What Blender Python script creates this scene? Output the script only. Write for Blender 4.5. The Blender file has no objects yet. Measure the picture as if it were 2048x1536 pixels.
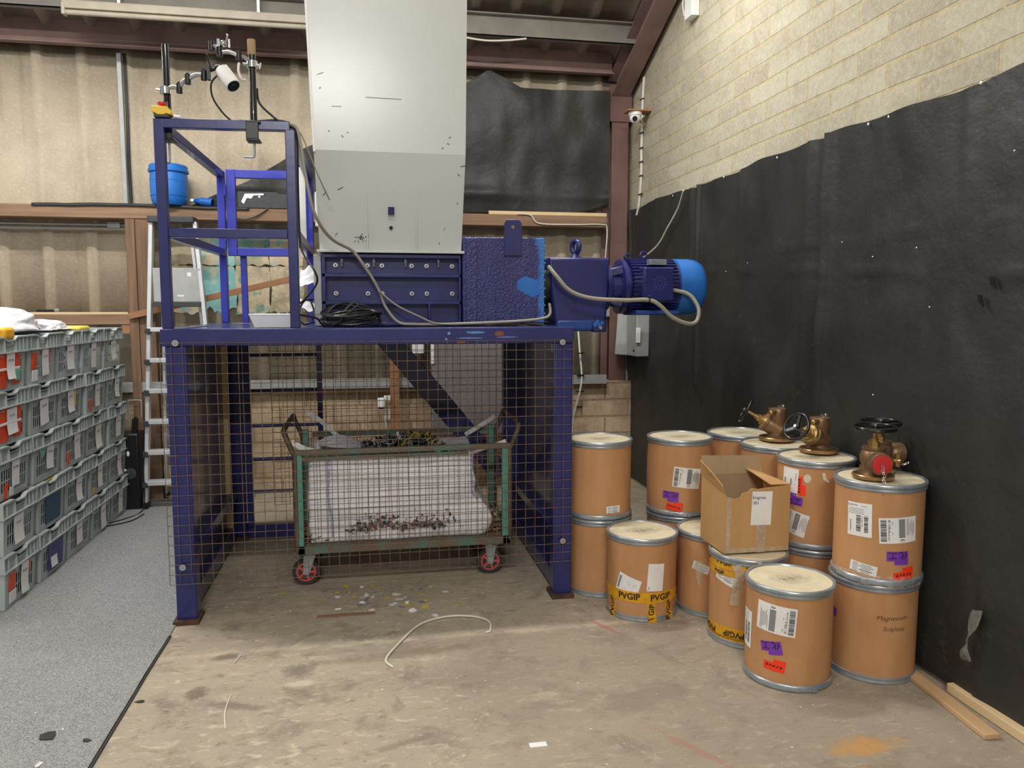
import bpy, bmesh, math, random
from mathutils import Vector, Matrix, Euler, noise
rnd = random.Random(7)
PI = math.pi
S = bpy.context.scene
COL = S.collection

# ---------------------------------------------------------------- camera, world, exposure
cam_d = bpy.data.cameras.new('camera'); cam = bpy.data.objects.new('camera', cam_d); COL.objects.link(cam)
cam_d.sensor_fit = 'HORIZONTAL'; cam_d.sensor_width = 36.0; cam_d.lens = 36.0 * 1538.0 / 2048.0
cam_d.clip_start = 0.05; cam_d.clip_end = 60
cam.location = (0, 0, 1.62)
cam.rotation_euler = (math.radians(90 - 5.72), 0, math.radians(-10.45))
S.camera = cam
W = bpy.data.worlds.new('world'); S.world = W; W.use_nodes = True
W.node_tree.nodes['Background'].inputs['Color'].default_value = (1.0, 0.985, 0.955, 1)
W.node_tree.nodes['Background'].inputs['Strength'].default_value = 0.36
S.view_settings.view_transform = 'Standard'; S.view_settings.look = 'None'
S.view_settings.gamma = 1.0; S.view_settings.use_curve_mapping = False
S.view_settings.exposure = 0.0

# ---------------------------------------------------------------- materials
def lin(c):
    return tuple(((v/255.)/12.92 if v/255. <= .04045 else ((v/255.+.055)/1.055)**2.4) for v in c)
def c4(c): return (*lin(c), 1)
MATS = {}
class NT:
    def __init__(s, name):
        s.m = bpy.data.materials.new(name); s.m.use_nodes = True
        s.t = s.m.node_tree; s.b = s.t.nodes['Principled BSDF']; s.tc = s.t.nodes.new('ShaderNodeTexCoord')
        MATS[name] = s.m
    def n(s, t, **k):
        o = s.t.nodes.new(t)
        for a, v in k.items():
            if a in o.inputs: o.inputs[a].default_value = v
            else: setattr(o, a, v)
        return o
    def l(s, a, b): s.t.links.new(a, b)
    def vec(s, scale=(1,1,1), loc=(0,0,0), rot=(0,0,0), src='Object'):
        m = s.n('ShaderNodeMapping'); m.inputs['Scale'].default_value = scale; m.inputs['Location'].default_value = loc
        m.inputs['Rotation'].default_value = rot
        s.l(s.tc.outputs[src], m.inputs['Vector']); return m.outputs['Vector']
    def noise(s, scale, detail=4, rough=.55, vec=None, dist=0):
        o = s.n('ShaderNodeTexNoise'); o.inputs['Scale'].default_value = scale; o.inputs['Detail'].default_value = detail
        o.inputs['Roughness'].default_value = rough; o.inputs['Distortion'].default_value = dist
        s.l(vec if vec is not None else s.tc.outputs['Object'], o.inputs['Vector']); return o.outputs['Fac']
    def ramp(s, fac, lo, hi, a=0., b=1.):
        r = s.n('ShaderNodeMapRange'); r.inputs['From Min'].default_value = lo; r.inputs['From Max'].default_value = hi
        r.inputs['To Min'].default_value = a; r.inputs['To Max'].default_value = b
        s.l(fac, r.inputs['Value']); return r.outputs['Result']
    def mix(s, fac, a, b, mode='MIX'):
        o = s.n('ShaderNodeMix', data_type='RGBA', blend_type=mode)
        for i, v in ((0, fac), (6, a), (7, b)):
            if hasattr(v, 'type') and hasattr(v, 'is_linked'): s.l(v, o.inputs[i])
            elif i == 0: o.inputs[0].default_value = v
            else: o.inputs[i].default_value = c4(v) if max(v) > 1.001 else (*v[:3], 1)
        return o.outputs[2]
    def math(s, op, a, b=0., c=0.):
        o = s.n('ShaderNodeMath', operation=op)
        for i, v in enumerate((a, b, c)):
            if hasattr(v, 'is_linked'): s.l(v, o.inputs[i])
            else: o.inputs[i].default_value = v
        return o.outputs[0]
    def base(s, v):
        if hasattr(v, 'is_linked'): s.l(v, s.b.inputs['Base Color'])
        else: s.b.inputs['Base Color'].default_value = c4(v)
    def set(s, rough=.5, metal=0., spec=None, coat=0., trans=0., alpha=None):
        for k, v in (('Roughness', rough), ('Metallic', metal), ('Specular IOR Level', spec), ('Coat Weight', coat), ('Transmission Weight', trans), ('Alpha', alpha)):
            if v is None: continue
            if hasattr(v, 'is_linked'): s.l(v, s.b.inputs[k])
            else: s.b.inputs[k].default_value = v
        return s
    def bump(s, h, strength=.3, dist=.01):
        b = s.n('ShaderNodeBump'); b.inputs['Strength'].default_value = strength; b.inputs['Distance'].default_value = dist
        s.l(h, b.inputs['Height']); s.l(b.outputs['Normal'], s.b.inputs['Normal']); return s

def simple(name, c1, c2=None, scale=20, rough=.5, metal=0., bump=0., bscale=60, lo=.35, hi=.65, spec=None, stretch=(1,1,1), coat=0., dist=.004):
    t = NT(name)
    if c2: t.base(t.mix(t.ramp(t.noise(scale, vec=t.vec(stretch)), lo, hi), c1, c2))
    else: t.base(c1)
    t.set(rough, metal, spec, coat)
    if bump: t.bump(t.noise(bscale, 3, vec=t.vec(stretch)), bump, dist)
    return t.m

M = {}
M['blue'] = simple('navy_paint', (40,44,110), (34,37,94), 6, .3, bump=.12, bscale=14, coat=.3, dist=.006)
M['bluebright'] = simple('royal_paint', (52,62,176), (46,54,160), 6, .34, bump=.1, bscale=14, coat=.2)
M['blueemb'] = simple('lightened_navy_paint', (66,70,140), None, rough=.3)  # same navy, lightened to paint the light caught by the emblem relief
M['bluerough'] = simple('textured_navy_paint', (42,46,114), (36,39,98), 8, .25, bump=.9, bscale=75, coat=.4, dist=.008)
M['bluelight'] = simple('light_blue_paint', (44,116,200), (38,104,186), 8, .42, bump=.1, bscale=20)
# light blue overspray on the side block
t = NT('navy_paint_with_light_patch')
v = t.vec()
sep = t.n('ShaderNodeSeparateXYZ'); t.l(v, sep.inputs[0])
nz = t.noise(7, 3)
e1 = t.math('ADD', sep.outputs[0], t.math('MULTIPLY', t.math('SUBTRACT', nz, .5), .10))
m1 = t.ramp(e1, .848, .872)
t.base(t.mix(m1, t.mix(t.ramp(nz,.35,.65), (42,46,114), (37,40,100)), (48,118,198)))
t.set(.24, 0, None, .5).bump(t.noise(75,3), .9, .010)
M['blueblock'] = t.m
M['hopper'] = simple('light_grey_paint', (206,209,205), (200,203,198), 1.6, .25, bump=.04, bscale=9, dist=.01)
# chips and rust on table beam
t = NT('chipped_navy_paint')
sep = t.n('ShaderNodeSeparateXYZ'); t.l(t.vec(), sep.inputs[0])
def spot(t, px, pz, rx, rz, amt=.9):
    dx = t.math('DIVIDE', t.math('SUBTRACT', sep.outputs[0], px), rx)
    dz = t.math('DIVIDE', t.math('SUBTRACT', sep.outputs[2], pz), rz)
    d = t.math('SQRT', t.math('ADD', t.math('MULTIPLY', dx, dx), t.math('MULTIPLY', dz, dz)))
    d = t.math('ADD', d, t.math('MULTIPLY', t.math('SUBTRACT', t.noise(70, 3), .5), amt))
    return t.ramp(d, 1.05, .85)
col = t.mix(t.ramp(t.noise(6),.35,.65), (42,45,110), (36,39,96))
for px, pz, rx, rz, cc in ((.68,1.478,.026,.013,(128,76,48)), (.47,1.436,.024,.008,(128,76,48)), (.41,1.482,.008,.008,(90,150,205)),
                           (.55,1.486,.05,.007,(90,140,190)), (.395,1.452,.006,.006,(120,160,205)), (.52,1.456,.07,.004,(110,120,180)), (.72,1.46,.06,.003,(120,130,185))):
    col = t.mix(spot(t, px, pz, rx, rz), col, cc)
t.base(col); t.set(.33, 0, None, .2).bump(t.noise(16,3), .12, .006)
M['bluebeam'] = t.m
M['rustwire'] = simple('rusty_wire', (128,108,90), (104,82,66), 30, .7, .2)
M['rust'] = simple('rusted_steel', (98,70,56), (70,52,46), 18, .8, .2, .3, 60)
M['zinc'] = simple('galvanised_steel', (176,184,190), (150,160,168), 14, .30, .55, .1, 20)
M['steel'] = simple('bright_steel', (200,200,202), None, rough=.28, metal=.9)
M['chrome'] = simple('chrome', (215,216,220), None, rough=.12, metal=1.)
M['alu'] = simple('brushed_aluminium', (214,216,220), (202,205,208), 10, .4, .25)
M['darkgrey'] = simple('dark_grey_plastic', (62,64,68), (54,56,60), 20, .5)
M['black'] = simple('black_plastic', (20,20,22), None, rough=.38)
M['blackgloss'] = simple('glossy_black_enamel', (18,18,20), None, rough=.26, coat=.3)
M['rubber'] = simple('grey_rubber', (58,56,54), (48,47,46), 20, .8)
M['redplastic'] = simple('red_plastic', (214,84,88), (200,74,80), 20, .45)
M['redcap'] = simple('red_cap', (196,40,40), None, rough=.4)
M['yellow'] = simple('yellow_plastic', (236,196,58), None, rough=.4)
M['white'] = simple('white_plastic', (242,242,240), None, rough=.4)
M['whitepaint'] = simple('white_paint_strip', (226,226,222), (212,212,208), 9, .55)
M['paper'] = simple('white_paper', (240,239,236), (230,229,226), 12, .75, spec=.2)
M['ink'] = simple('black_ink', (42,42,44), None, rough=.7, spec=.2)
M['inkgrey'] = simple('grey_ink', (120,120,122), (150,150,152), 420, rough=.7, spec=.2)
M['pen'] = simple('brown_pen', (70,48,34), None, rough=.7, spec=.2)
M['purple'] = simple('purple_label', (124,58,176), None, rough=.55)
M['redlabel'] = simple('red_label', (252,62,26), None, rough=.55)
M['tape'] = simple('yellow_tape', (226,168,30), (212,150,20), 30, .3, bump=.25, bscale=40)
M['cleartape'] = simple('clear_tape', (206,194,170), (226,218,200), 30, .16, bump=.5, bscale=40)
M['kraft'] = simple('kraft_fibre', (197,148,103), (184,135,91), 9, .62, bump=.08, bscale=24, spec=.3, stretch=(1,1,.3))
M['card'] = simple('corrugated_card', (198,156,106), (186,144,94), 6, .75, bump=.15, bscale=90, spec=.2, stretch=(1,1,.15))
M['cardin'] = simple('card_inside', (176,150,118), (166,140,108), 8, .8, bump=.2, bscale=60, spec=.2, stretch=(1,1,.12))
t = NT('fibreboard_lid')
n1 = t.noise(9, 5, .6); col = t.mix(t.ramp(n1,.3,.7), (228,218,190), (208,194,160))
g = t.n('ShaderNodeTexGradient', gradient_type='SPHERICAL'); t.l(t.vec((10,10,10), (0,0,-4.4)), g.inputs[0])
t.l(t.vec((9.,14.,0.)), g.inputs[0])
st = t.math('MULTIPLY', g.outputs['Fac'], t.ramp(t.noise(24,6,.75), .36, .60))
col = t.mix(t.ramp(t.noise(15,6,.75,vec=t.vec((1,2.4,1)),dist=1.2), .58,.70,0,.45), col, (172,154,124))
t.base(t.mix(t.math('MULTIPLY', st, 1.), col, (84,68,66))); t.set(.6, 0, .3).bump(t.noise(22,4), .2, .006)
M['lid'] = t.m
M['bronze'] = simple('cast_gunmetal', (142,112,82), (122,94,70), 22, .42, .55, .25, 90)
M['brass'] = simple('machined_brass', (176,146,92), (158,128,78), 20, .36, .75)
M['bronzeflange'] = simple('turned_gunmetal', (182,146,104), (166,130,90), 16, .3, .8)
M['crate'] = simple('grey_polypropylene', (178,187,185), (168,177,175), 7, .42, spec=.5)
M['cratein'] = simple('darkened_wrapped_parts', (22,23,24), (150,154,154), 34, .3, bump=.6, bscale=50, lo=.56, hi=.68)  # near-black contents: the shade inside the slots is put into the colour
M['orange'] = simple('orange_packaging', (238,84,36), (222,72,30), 12, .5)
M['teal'] = simple('green_teal_film', (110,186,164), None, rough=.4)
M['bluepack'] = simple('dark_teal_packaging', (34,78,104), None, rough=.5)
M['indigopack'] = simple('indigo_packaging', (58,64,120), None, rough=.5)
M['yellowpack'] = simple('pale_yellow_packaging', (236,216,96), None, rough=.5)
M['amber'] = simple('amber_packaging', (238,176,40), None, rough=.5)
M['bluedrum'] = simple('blue_polyethylene', (36,118,206), (32,108,192), 6, .42)
M['bluenavyplug'] = simple('blue_socket', (30,96,180), None, rough=.4)
M['timber'] = simple('weathered_timber', (152,122,96), (124,98,78), 5, .8, bump=.3, bscale=14, stretch=(.25,4,4))
M['timberv'] = simple('weathered_post_timber', (138,108,84), (108,85,68), 5, .8, bump=.3, bscale=14, stretch=(4,4,.25))
M['timberraw'] = simple('raw_timber', (206,172,130), (190,154,112), 5, .75, bump=.15, bscale=16, stretch=(4,.3,4))
M['timberorange'] = simple('orange_batten', (168,122,86), (152,108,74), 5, .7, bump=.15, bscale=14, stretch=(.3,4,4))
M['timbersaw'] = simple('sawn_pine', (222,196,152), None, rough=.75)
M['maroon'] = simple('maroon_steel_paint', (122,90,84), (106,78,74), 4, .55, bump=.1, bscale=12)
M['maroondustlit'] = simple('dusty_lightened_maroon', (150,124,117), (130,104,98), 4, .7)  # dusty maroon, also lightened to make up for weak light at the eaves
M['bluemid'] = simple('worn_blue_paint', (40,66,140), (36,84,160), 9, .4)
M['roofgrey'] = simple('grey_purlin', (140,136,126), (126,122,114), 5, .7)
M['conduit'] = simple('galvanised_conduit', (172,172,166), None, rough=.45, metal=.4)
M['silver'] = simple('silver_grey_paint', (176,178,178), (164,166,166), 8, .4, .15)
M['greypanel'] = simple('grey_cabinet_paint', (134,130,132), (126,122,124), 4, .6)
M['cablegrey'] = simple('grey_cable', (150,146,132), None, rough=.5)
M['cablewhite'] = simple('white_cable', (220,216,204), None, rough=.5)
M['cableblack'] = simple('black_cable', (28,28,29), None, rough=.35)
M['green'] = simple('sea_green_paint', (92,150,136), (84,134,122), 16, .5, bump=.2, bscale=40)
M['greenworn'] = simple('worn_green_paint', (108,92,78), (86,118,106), 9, .65, lo=.45, hi=.62, bump=.2, bscale=40)
M['browntube'] = simple('rusty_brown_tube', (104,90,76), (84,70,60), 12, .6, .2)
M['fabric'] = simple('white_woven_polypropylene', (244,243,246), (234,233,238), 5, .6, bump=.35, bscale=14, dist=.02)
M['bluestitch'] = simple('blue_stitching', (84,112,190), (220,222,230), 160, .7, stretch=(1,1,1))
M['strap'] = simple('white_strap', (222,220,214), None, rough=.7)
M['shred'] = [simple('shred_'+n, c, None, rough=.45) for n, c in (('black',(34,34,38)),('grey',(120,124,130)),('white',(216,214,212)),('yellow',(196,176,70)),('olive',(140,128,70)),('brown',(120,88,62)),('red',(170,60,54)),('teal',(56,100,104)))]
M['bagwhite'] = simple('white_polythene', (240,240,242), (230,230,234), 4, .32, bump=.5, bscale=9, dist=.03)
t = NT('thin_clear_film'); t.base((236,236,232)); t.set(.12, 0, .6, alpha=t.ramp(t.noise(38,4,.7), .45, .75, .05, .55)).bump(t.noise(30,3), .6, .01); M['film'] = t.m
t = NT('clear_parcel_tape'); t.base((214,202,178)); t.set(.14, 0, .5, alpha=t.ramp(t.noise(30,4,.7), .4, .7, .35, .75)).bump(t.noise(30,3), .5, .01); M['ptape'] = t.m
M['clothgrey'] = simple('dusty_grey_rag', (128,128,116), (98,98,90), 18, .8)
M['lampdead'] = simple('cream_batten_paint', (186,176,158), (172,162,144), 6, .5)
M['board'] = simple('floor_grime_board', (150,122,96), None, rough=.8)
# black polythene / cloth
t = NT('black_sheet')
t.base(t.mix(t.ramp(t.noise(1.7,4), .35,.7), (46,46,45), (60,60,58)))
sm = t.math('MULTIPLY', t.ramp(t.noise(2.4, 8, .7, dist=.6), .58,.72), t.ramp(t.noise(30,4,.6), .5,.75))
t.base(t.mix(t.math('MULTIPLY', sm, .5), t.mix(t.ramp(t.noise(1.7,4), .35,.7), (44,44,43), (56,56,54)), (120,118,112)))
t.set(.5, 0, .35).bump(t.noise(3.2,5,.6), .35, .05)
M['cloth'] = t.m
# carpet
t = NT('grey_carpet')
n = t.noise(170, 3, .7); n2 = t.noise(5, 3)
t.base(t.mix(t.ramp(n2,.3,.7,0,.28), t.mix(t.ramp(n,.34,.66), (100,103,105), (184,186,186)), (164,162,156)))
t.set(.95, 0, .1).bump(t.noise(210,3,.7), .6, .008)
M['carpet'] = t.m
# concrete floor
t = NT('stained_concrete')
big = t.noise(.9, 6, .6); mid = t.noise(4.2, 7, .66, dist=.5); fin = t.noise(60, 4, .6)
col = t.mix(t.ramp(big,.35,.66), (178,166,147), (154,143,127))
col = t.mix(t.ramp(mid,.52,.66,0,.6), col, (120,109,95))
col = t.mix(t.ramp(t.noise(3.1,8,.72,vec=t.vec((1,1.7,1),(4,2,0)),dist=1.), .60,.74,0,.6), col, (206,192,166))
col = t.mix(t.ramp(t.noise(13,6,.72,vec=t.vec((1,2.2,1),(2,7,0),(0,0,.4)),dist=.8), .55,.66,0,.6), col, (212,201,178))
col = t.mix(t.ramp(t.noise(11,6,.72,vec=t.vec((1,2.,1),(5,1,0),(0,0,-.2)),dist=.8), .56,.68,0,.6), col, (112,102,90))
col = t.mix(t.ramp(t.noise(40,4,.7), .64,.72,0,.6), col, (218,210,192))
col = t.mix(t.ramp(t.noise(26,4,.7,vec=t.vec((1,1,1),(9,3,0))), .68,.76,0,.6), col, (86,76,66))
sp = t.n('ShaderNodeSeparateXYZ'); t.l(t.tc.outputs['Object'], sp.inputs[0])
wob = t.math('MULTIPLY', t.math('SUBTRACT', t.noise(2.4,5,.65), .5), .35)
def blob(cx, cy, rx, ry, ang=0, soft=(1.15,.5), wb=1.3):
    ca, sa = math.cos(ang), math.sin(ang)
    dx = t.math('SUBTRACT', sp.outputs[0], cx); dy = t.math('SUBTRACT', sp.outputs[1], cy)
    u = t.math('DIVIDE', t.math('ADD', t.math('MULTIPLY', dx, ca), t.math('MULTIPLY', dy, sa)), rx)
    w = t.math('DIVIDE', t.math('SUBTRACT', t.math('MULTIPLY', dy, ca), t.math('MULTIPLY', dx, sa)), ry)
    d = t.math('SQRT', t.math('ADD', t.math('MULTIPLY', u, u), t.math('MULTIPLY', w, w)))
    d = t.math('ADD', d, t.math('MULTIPLY', t.math('SUBTRACT', t.noise(11,7,.72), .5), wb*2.1))
    return t.ramp(d, soft[0], soft[1])
# slab line, front of the machine: pale feathered joint and greyer concrete on the near side
jl = t.math('ADD', sp.outputs[1], t.math('MULTIPLY', wob, .22))
col = t.mix(t.math('MULTIPLY', t.ramp(jl, 3.66, 3.63), t.ramp(sp.outputs[0], .25, .5, 0, .42)), col, (140,129,112))
jd = t.math('ABSOLUTE', t.math('SUBTRACT', jl, 3.655))
col = t.mix(t.math('MULTIPLY', t.ramp(jd, .03, .004, 0, .6), t.ramp(t.noise(3.,5,.7), .42, .62)), col, (204,188,158))
for a in ((1.62,2.2,.20,.10,.2,(198,142,62),.75),(1.78,2.42,.14,.06,.1,(198,142,62),.65),(1.38,2.15,.1,.05,.4,(190,144,80),.5),(1.15,3.62,.11,.018,-1.1,(176,86,84),.55),(1.16,2.5,.2,.02,-1.0,(170,104,92),.4),
          (-.33,3.42,.09,.07,.3,(120,112,98),.8),(-.33,3.29,.08,.025,.1,(212,202,182),.6),(-.74,3.28,.05,.06,.2,(104,94,80),.7),(-.58,3.15,.15,.03,-.3,(112,102,88),.6),(-.68,3.62,.06,.035,.2,(98,88,76),.7),
          (.1,2.75,.22,.02,.35,(124,112,97),.5),(-.2,2.52,.4,.03,.1,(130,118,104),.5),(1.1,2.9,.25,.1,.3,(136,124,108),.6),(.7,3.0,.07,.04,.3,(190,178,154),.4),(.15,3.5,.4,.05,.1,(128,114,96),.6)):
    col = t.mix(t.math('MULTIPLY', blob(*a[:5]), a[6]), col, a[5])
t.base(col); t.set(t.ramp(mid,.3,.7,.55,.8), 0, .35).bump(fin, .12, .006)
M['floor'] = t.m
# block wall (right): courses of .121 m, blocks .45 m long
def brickmat(name, c1, c2, mort, bw, bh, ms, axis, off=(0,0), bumpd=.012, msoft=.25, dirt=None):
    t = NT(name)
    s = t.n('ShaderNodeSeparateXYZ'); t.l(t.tc.outputs['Object'], s.inputs[0])
    cb = t.n('ShaderNodeCombineXYZ')
    t.l(t.math('ADD', s.outputs[axis], off[0]), cb.inputs[0])
    wz = t.math('MULTIPLY', t.math('SUBTRACT', t.noise(1.6,3), .5), .03)
    t.l(t.math('ADD', t.math('ADD', s.outputs[2], off[1]), wz), cb.inputs[1])
    b = t.n('ShaderNodeTexBrick', offset=.5, squash=1.0)
    b.inputs['Scale'].default_value = 1.; b.inputs['Brick Width'].default_value = bw; b.inputs['Row Height'].default_value = bh
    b.inputs['Mortar Size'].default_value = ms; b.inputs['Mortar Smooth'].default_value = msoft; b.inputs['Bias'].default_value = 0
    b.inputs['Color1'].default_value = c4(c1); b.inputs['Color2'].default_value = c4(c2); b.inputs['Mortar'].default_value = c4(mort)
    t.l(cb.outputs[0], b.inputs['Vector'])
    f = t.noise(45,5,.7); g_ = t.noise(5,5,.65)
    col = t.mix(t.ramp(f,.35,.7,0,.35), b.outputs['Color'], (236,230,206), 'MIX')
    col = t.mix(t.ramp(g_,.5,.75,0,.4), col, (140,126,104))
    col = t.mix(t.ramp(t.noise(70,3,.6), .72,.76,0,.8), col, (84,70,56))
    if dirt: col = t.mix(t.ramp(t.noise(2.2,5,.65),.42,.62,0,.8), col, dirt)
    t.base(col); t.set(.85, 0, .2)
    h = t.math('ADD', t.math('MULTIPLY', b.outputs['Fac'], -.6), t.math('MULTIPLY', f, .35))
    t.bump(h, .7, bumpd); return t.m
M['blocks'] = brickmat('concrete_block_wall', (184,178,158), (162,154,136), (178,164,126), .45, .121, .010, 1, (0.02, .033))
M['dwarf'] = brickmat('painted_brick_wall', (200,176,144), (184,160,130), (140,114,90), .45, .155, .010, 0, (.1,.02), dirt=(150,128,104))
# cladding
t = NT('fibre_cement_cladding')
col = t.mix(t.ramp(t.noise(2.2,6,.65),.35,.65), (190,178,156), (172,160,140))
col = t.mix(t.ramp(t.noise(38,5,.7),.5,.72,0,.5), col, (212,202,182))
col = t.mix(t.ramp(t.noise(3.,6,.7,vec=t.vec((3,1,.4))),.56,.75,0,.5), col, (140,126,106))
t.base(col); t.set(.85,0,.2).bump(t.noise(50,4,.7), .3, .006); M['clad'] = t.m
t = NT('roof_sheet')
col = t.mix(t.ramp(t.noise(1.6,6,.65,vec=t.vec((1.5,.6,1))),.38,.66), (204,190,170), (166,154,140))
t.base(col); t.set(.85,0,.2).bump(t.noise(40,4,.7), .3, .006); M['roof'] = t.m
# torn wall papers
def papermat(name, cs, seed):
    t = NT(name)
    a = t.noise(4.5, 5, .6, vec=t.vec((1,1,1),(seed,0,seed*2)), dist=.8)
    col = t.mix(t.ramp(a,.40,.56), cs[0], cs[1])
    col = t.mix(t.ramp(t.noise(8,5,.6,vec=t.vec((1,1,1),(0,seed,3))),.52,.64), col, cs[2])
    col = t.mix(t.ramp(t.noise(26,4,.6,vec=t.vec((1,1,1),(0,seed,9))),.62,.68,0,.7), col, cs[3])
    t.base(col); t.set(.7,0,.25).bump(t.noise(20,3), .2, .006); return t.m
BE, TE, TD, WH, BR = (214,198,168), (132,196,196), (110,156,144), (228,226,214), (150,130,106)
M['sheet'] = [papermat('torn_print_%d' % i, c, i*3.7+1) for i, c in enumerate(((BE,(176,164,136),(150,150,120),TD), (BE,(186,172,146),TD,BR), (TE,(136,188,184),BE,WH), (BE,(200,186,160),TE,BR), ((186,176,146),TD,BE,(110,120,90)), (TE,BE,(206,190,160),TD)))]

# ---------------------------------------------------------------- mesh helpers
class MB:
    """collects simple shapes; build() links them as one mesh object"""
    def __init__(s): s.bm = bmesh.new()
    def box(s, a, b, mat4=None):
        x0,y0,z0 = a; x1,y1,z1 = b
        P = [(x0,y0,z0),(x1,y0,z0),(x1,y1,z0),(x0,y1,z0),(x0,y0,z1),(x1,y0,z1),(x1,y1,z1),(x0,y1,z1)]
        vs = [s.bm.verts.new((mat4 @ Vector(p)) if mat4 else p) for p in P]
        for f in ((0,3,2,1),(4,5,6,7),(0,1,5,4),(1,2,6,5),(2,3,7,6),(3,0,4,7)): s.bm.faces.new([vs[i] for i in f])
        return s
    def hexa(s, P):
        vs = [s.bm.verts.new(p) for p in P]
        for f in ((0,3,2,1),(4,5,6,7),(0,1,5,4),(1,2,6,5),(2,3,7,6),(3,0,4,7)): s.bm.faces.new([vs[i] for i in f])
        return s
    def bar(s, p0, p1, w, h, up=(0,0,1)):
        p0, p1 = Vector(p0), Vector(p1); d = (p1-p0).normalized(); u = Vector(up)
        if abs(d.dot(u)) > .98: u = Vector((0,1,0))
        r = d.cross(u).normalized(); u = r.cross(d).normalized()
        P = []
        for p in (p0, p1):
            for a, b in ((-1,-1),(1,-1),(1,1),(-1,1)): P.append(p + r*(a*w/2) + u*(b*h/2))
        return s.hexa(P)
    def ring(s, c, n, r, seg, ref=None):
        n = Vector(n).normalized(); a = ref or (Vector((0,0,1)) if abs(n.z) < .9 else Vector((1,0,0)))
        e1 = n.cross(Vector(a)).normalized(); e2 = n.cross(e1)
        return [s.bm.verts.new(Vector(c) + e1*(r*math.cos(2*PI*k/seg)) + e2*(r*math.sin(2*PI*k/seg))) for k in range(seg)]
    def skin(s, rings, closed=False, caps=True):
        L = list(rings) + ([rings[0]] if closed else [])
        for A, B in zip(L, L[1:]):
            n = len(A)
            for k in range(n):
                try: s.bm.faces.new((A[k], A[(k+1)%n], B[(k+1)%n], B[k]))
                except ValueError: pass
        if caps and not closed:
            s.bm.faces.new(list(reversed(rings[0]))); s.bm.faces.new(rings[-1])
        return s
    def cyl(s, p0, p1, r, seg=16, r1=None):
        d = Vector(p1)-Vector(p0)
        return s.skin([s.ring(p0, d, r, seg), s.ring(p1, d, r if r1 is None else r1, seg)])
    def lathe(s, prof, c=(0,0,0), axis=(0,0,1), seg=40, caps=True):
        ax = Vector(axis).normalized()
        return s.skin([s.ring(Vector(c)+ax*z, ax, max(r,1e-4), seg) for r, z in prof], caps=caps)
    def tube(s, pts, r, seg=8, closed=False):
        pts = [Vector(p) for p in pts]; n = len(pts); rings = []
        prev = None
        for i, p in enumerate(pts):
            if closed: d = pts[(i+1)%n]-pts[i-1]
            else: d = pts[min(i+1,n-1)]-pts[max(i-1,0)]
            d.normalize()
            if prev is None:
                a = Vector((0,0,1)) if abs(d.z) < .9 else Vector((1,0,0)); e1 = d.cross(a).normalized()
            else: e1 = (prev - d*prev.dot(d)).normalized()
            prev = e1; e2 = d.cross(e1)
            rings.append([s.bm.verts.new(p + e1*(r*math.cos(2*PI*k/seg)) + e2*(r*math.sin(2*PI*k/seg))) for k in range(seg)])
        return s.skin(rings, closed)
    def ribbon(s, pts, w, th=.003, wdir=(0,0,1)):
        pts = [Vector(p) for p in pts]; n = len(pts); rings = []
        for i, p in enumerate(pts):
            d = (pts[min(i+1,n-1)]-pts[max(i-1,0)]).normalized()
            a = Vector(wdir) if not isinstance(wdir, list) else Vector(wdir[i])
            a = (a - d*a.dot(d)).normalized(); b = d.cross(a)
            rings.append([s.bm.verts.new(p + a*(sx*w/2) + b*(sy*th/2)) for sx, sy in ((-1,-1),(1,-1),(1,1),(-1,1))])
        return s.skin(rings)
    def torus(s, c, n, R, r, seg=32, sub=8):
        n = Vector(n).normalized(); a = Vector((0,0,1)) if abs(n.z) < .9 else Vector((1,0,0))
        e1 = n.cross(a).normalized(); e2 = n.cross(e1)
        return s.tube([Vector(c)+e1*(R*math.cos(2*PI*k/seg))+e2*(R*math.sin(2*PI*k/seg)) for k in range(seg)], r, sub, True)
    def prism(s, poly, z0, z1, M4=None):
        a = [s.bm.verts.new((M4 @ Vector((x,y,z0))) if M4 else (x,y,z0)) for x, y in poly]
        b = [s.bm.verts.new((M4 @ Vector((x,y,z1))) if M4 else (x,y,z1)) for x, y in poly]
        return s.skin([a, b])
    def quad(s, *P): s.bm.faces.new([s.bm.verts.new(p) for p in P]); return s
    def grid(s, f, nu, nv):
        V = [[s.bm.verts.new(f(i/nu, j/nv)) for j in range(nv+1)] for i in range(nu+1)]
        for i in range(nu):
            for j in range(nv): s.bm.faces.new((V[i][j], V[i+1][j], V[i+1][j+1], V[i][j+1]))
        return s
    def sphere(s, c, r, seg=14, sc=(1,1,1)):
        m = Matrix.Translation(c) @ Matrix.Diagonal((r*sc[0], r*sc[1], r*sc[2], 1))
        bmesh.ops.create_uvsphere(s.bm, u_segments=seg, v_segments=max(6, seg//2+1), radius=1, matrix=m); return s
    def build(s, name, mat, parent=None, bevel=0, smooth=True, solid=0, sub=0, angle=40):
        bmesh.ops.recalc_face_normals(s.bm, faces=s.bm.faces)
        off = Vector((0,0,0)); p = parent
        while p is not None: off += p.location; p = p.parent
        for v in s.bm.verts: v.co -= off
        me = bpy.data.meshes.new(name); s.bm.to_mesh(me); s.bm.free()
        for m in (mat if isinstance(mat, list) else [mat]): me.materials.append(m)
        o = bpy.data.objects.new(name, me); COL.objects.link(o)
        if parent is not None: o.parent = parent
        if solid:
            md = o.modifiers.new('s','SOLIDIFY'); md.thickness = solid; md.offset = 0
        if bevel:
            md = o.modifiers.new('b','BEVEL'); md.width = bevel; md.segments = 2; md.limit_method = 'ANGLE'; md.angle_limit = math.radians(40)
        if sub:
            md = o.modifiers.new('u','SUBSURF'); md.levels = sub; md.render_levels = sub
        if smooth:
            for f in me.polygons: f.use_smooth = True
            if not sub: me.set_sharp_from_angle(angle=math.radians(angle))
        return o
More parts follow.
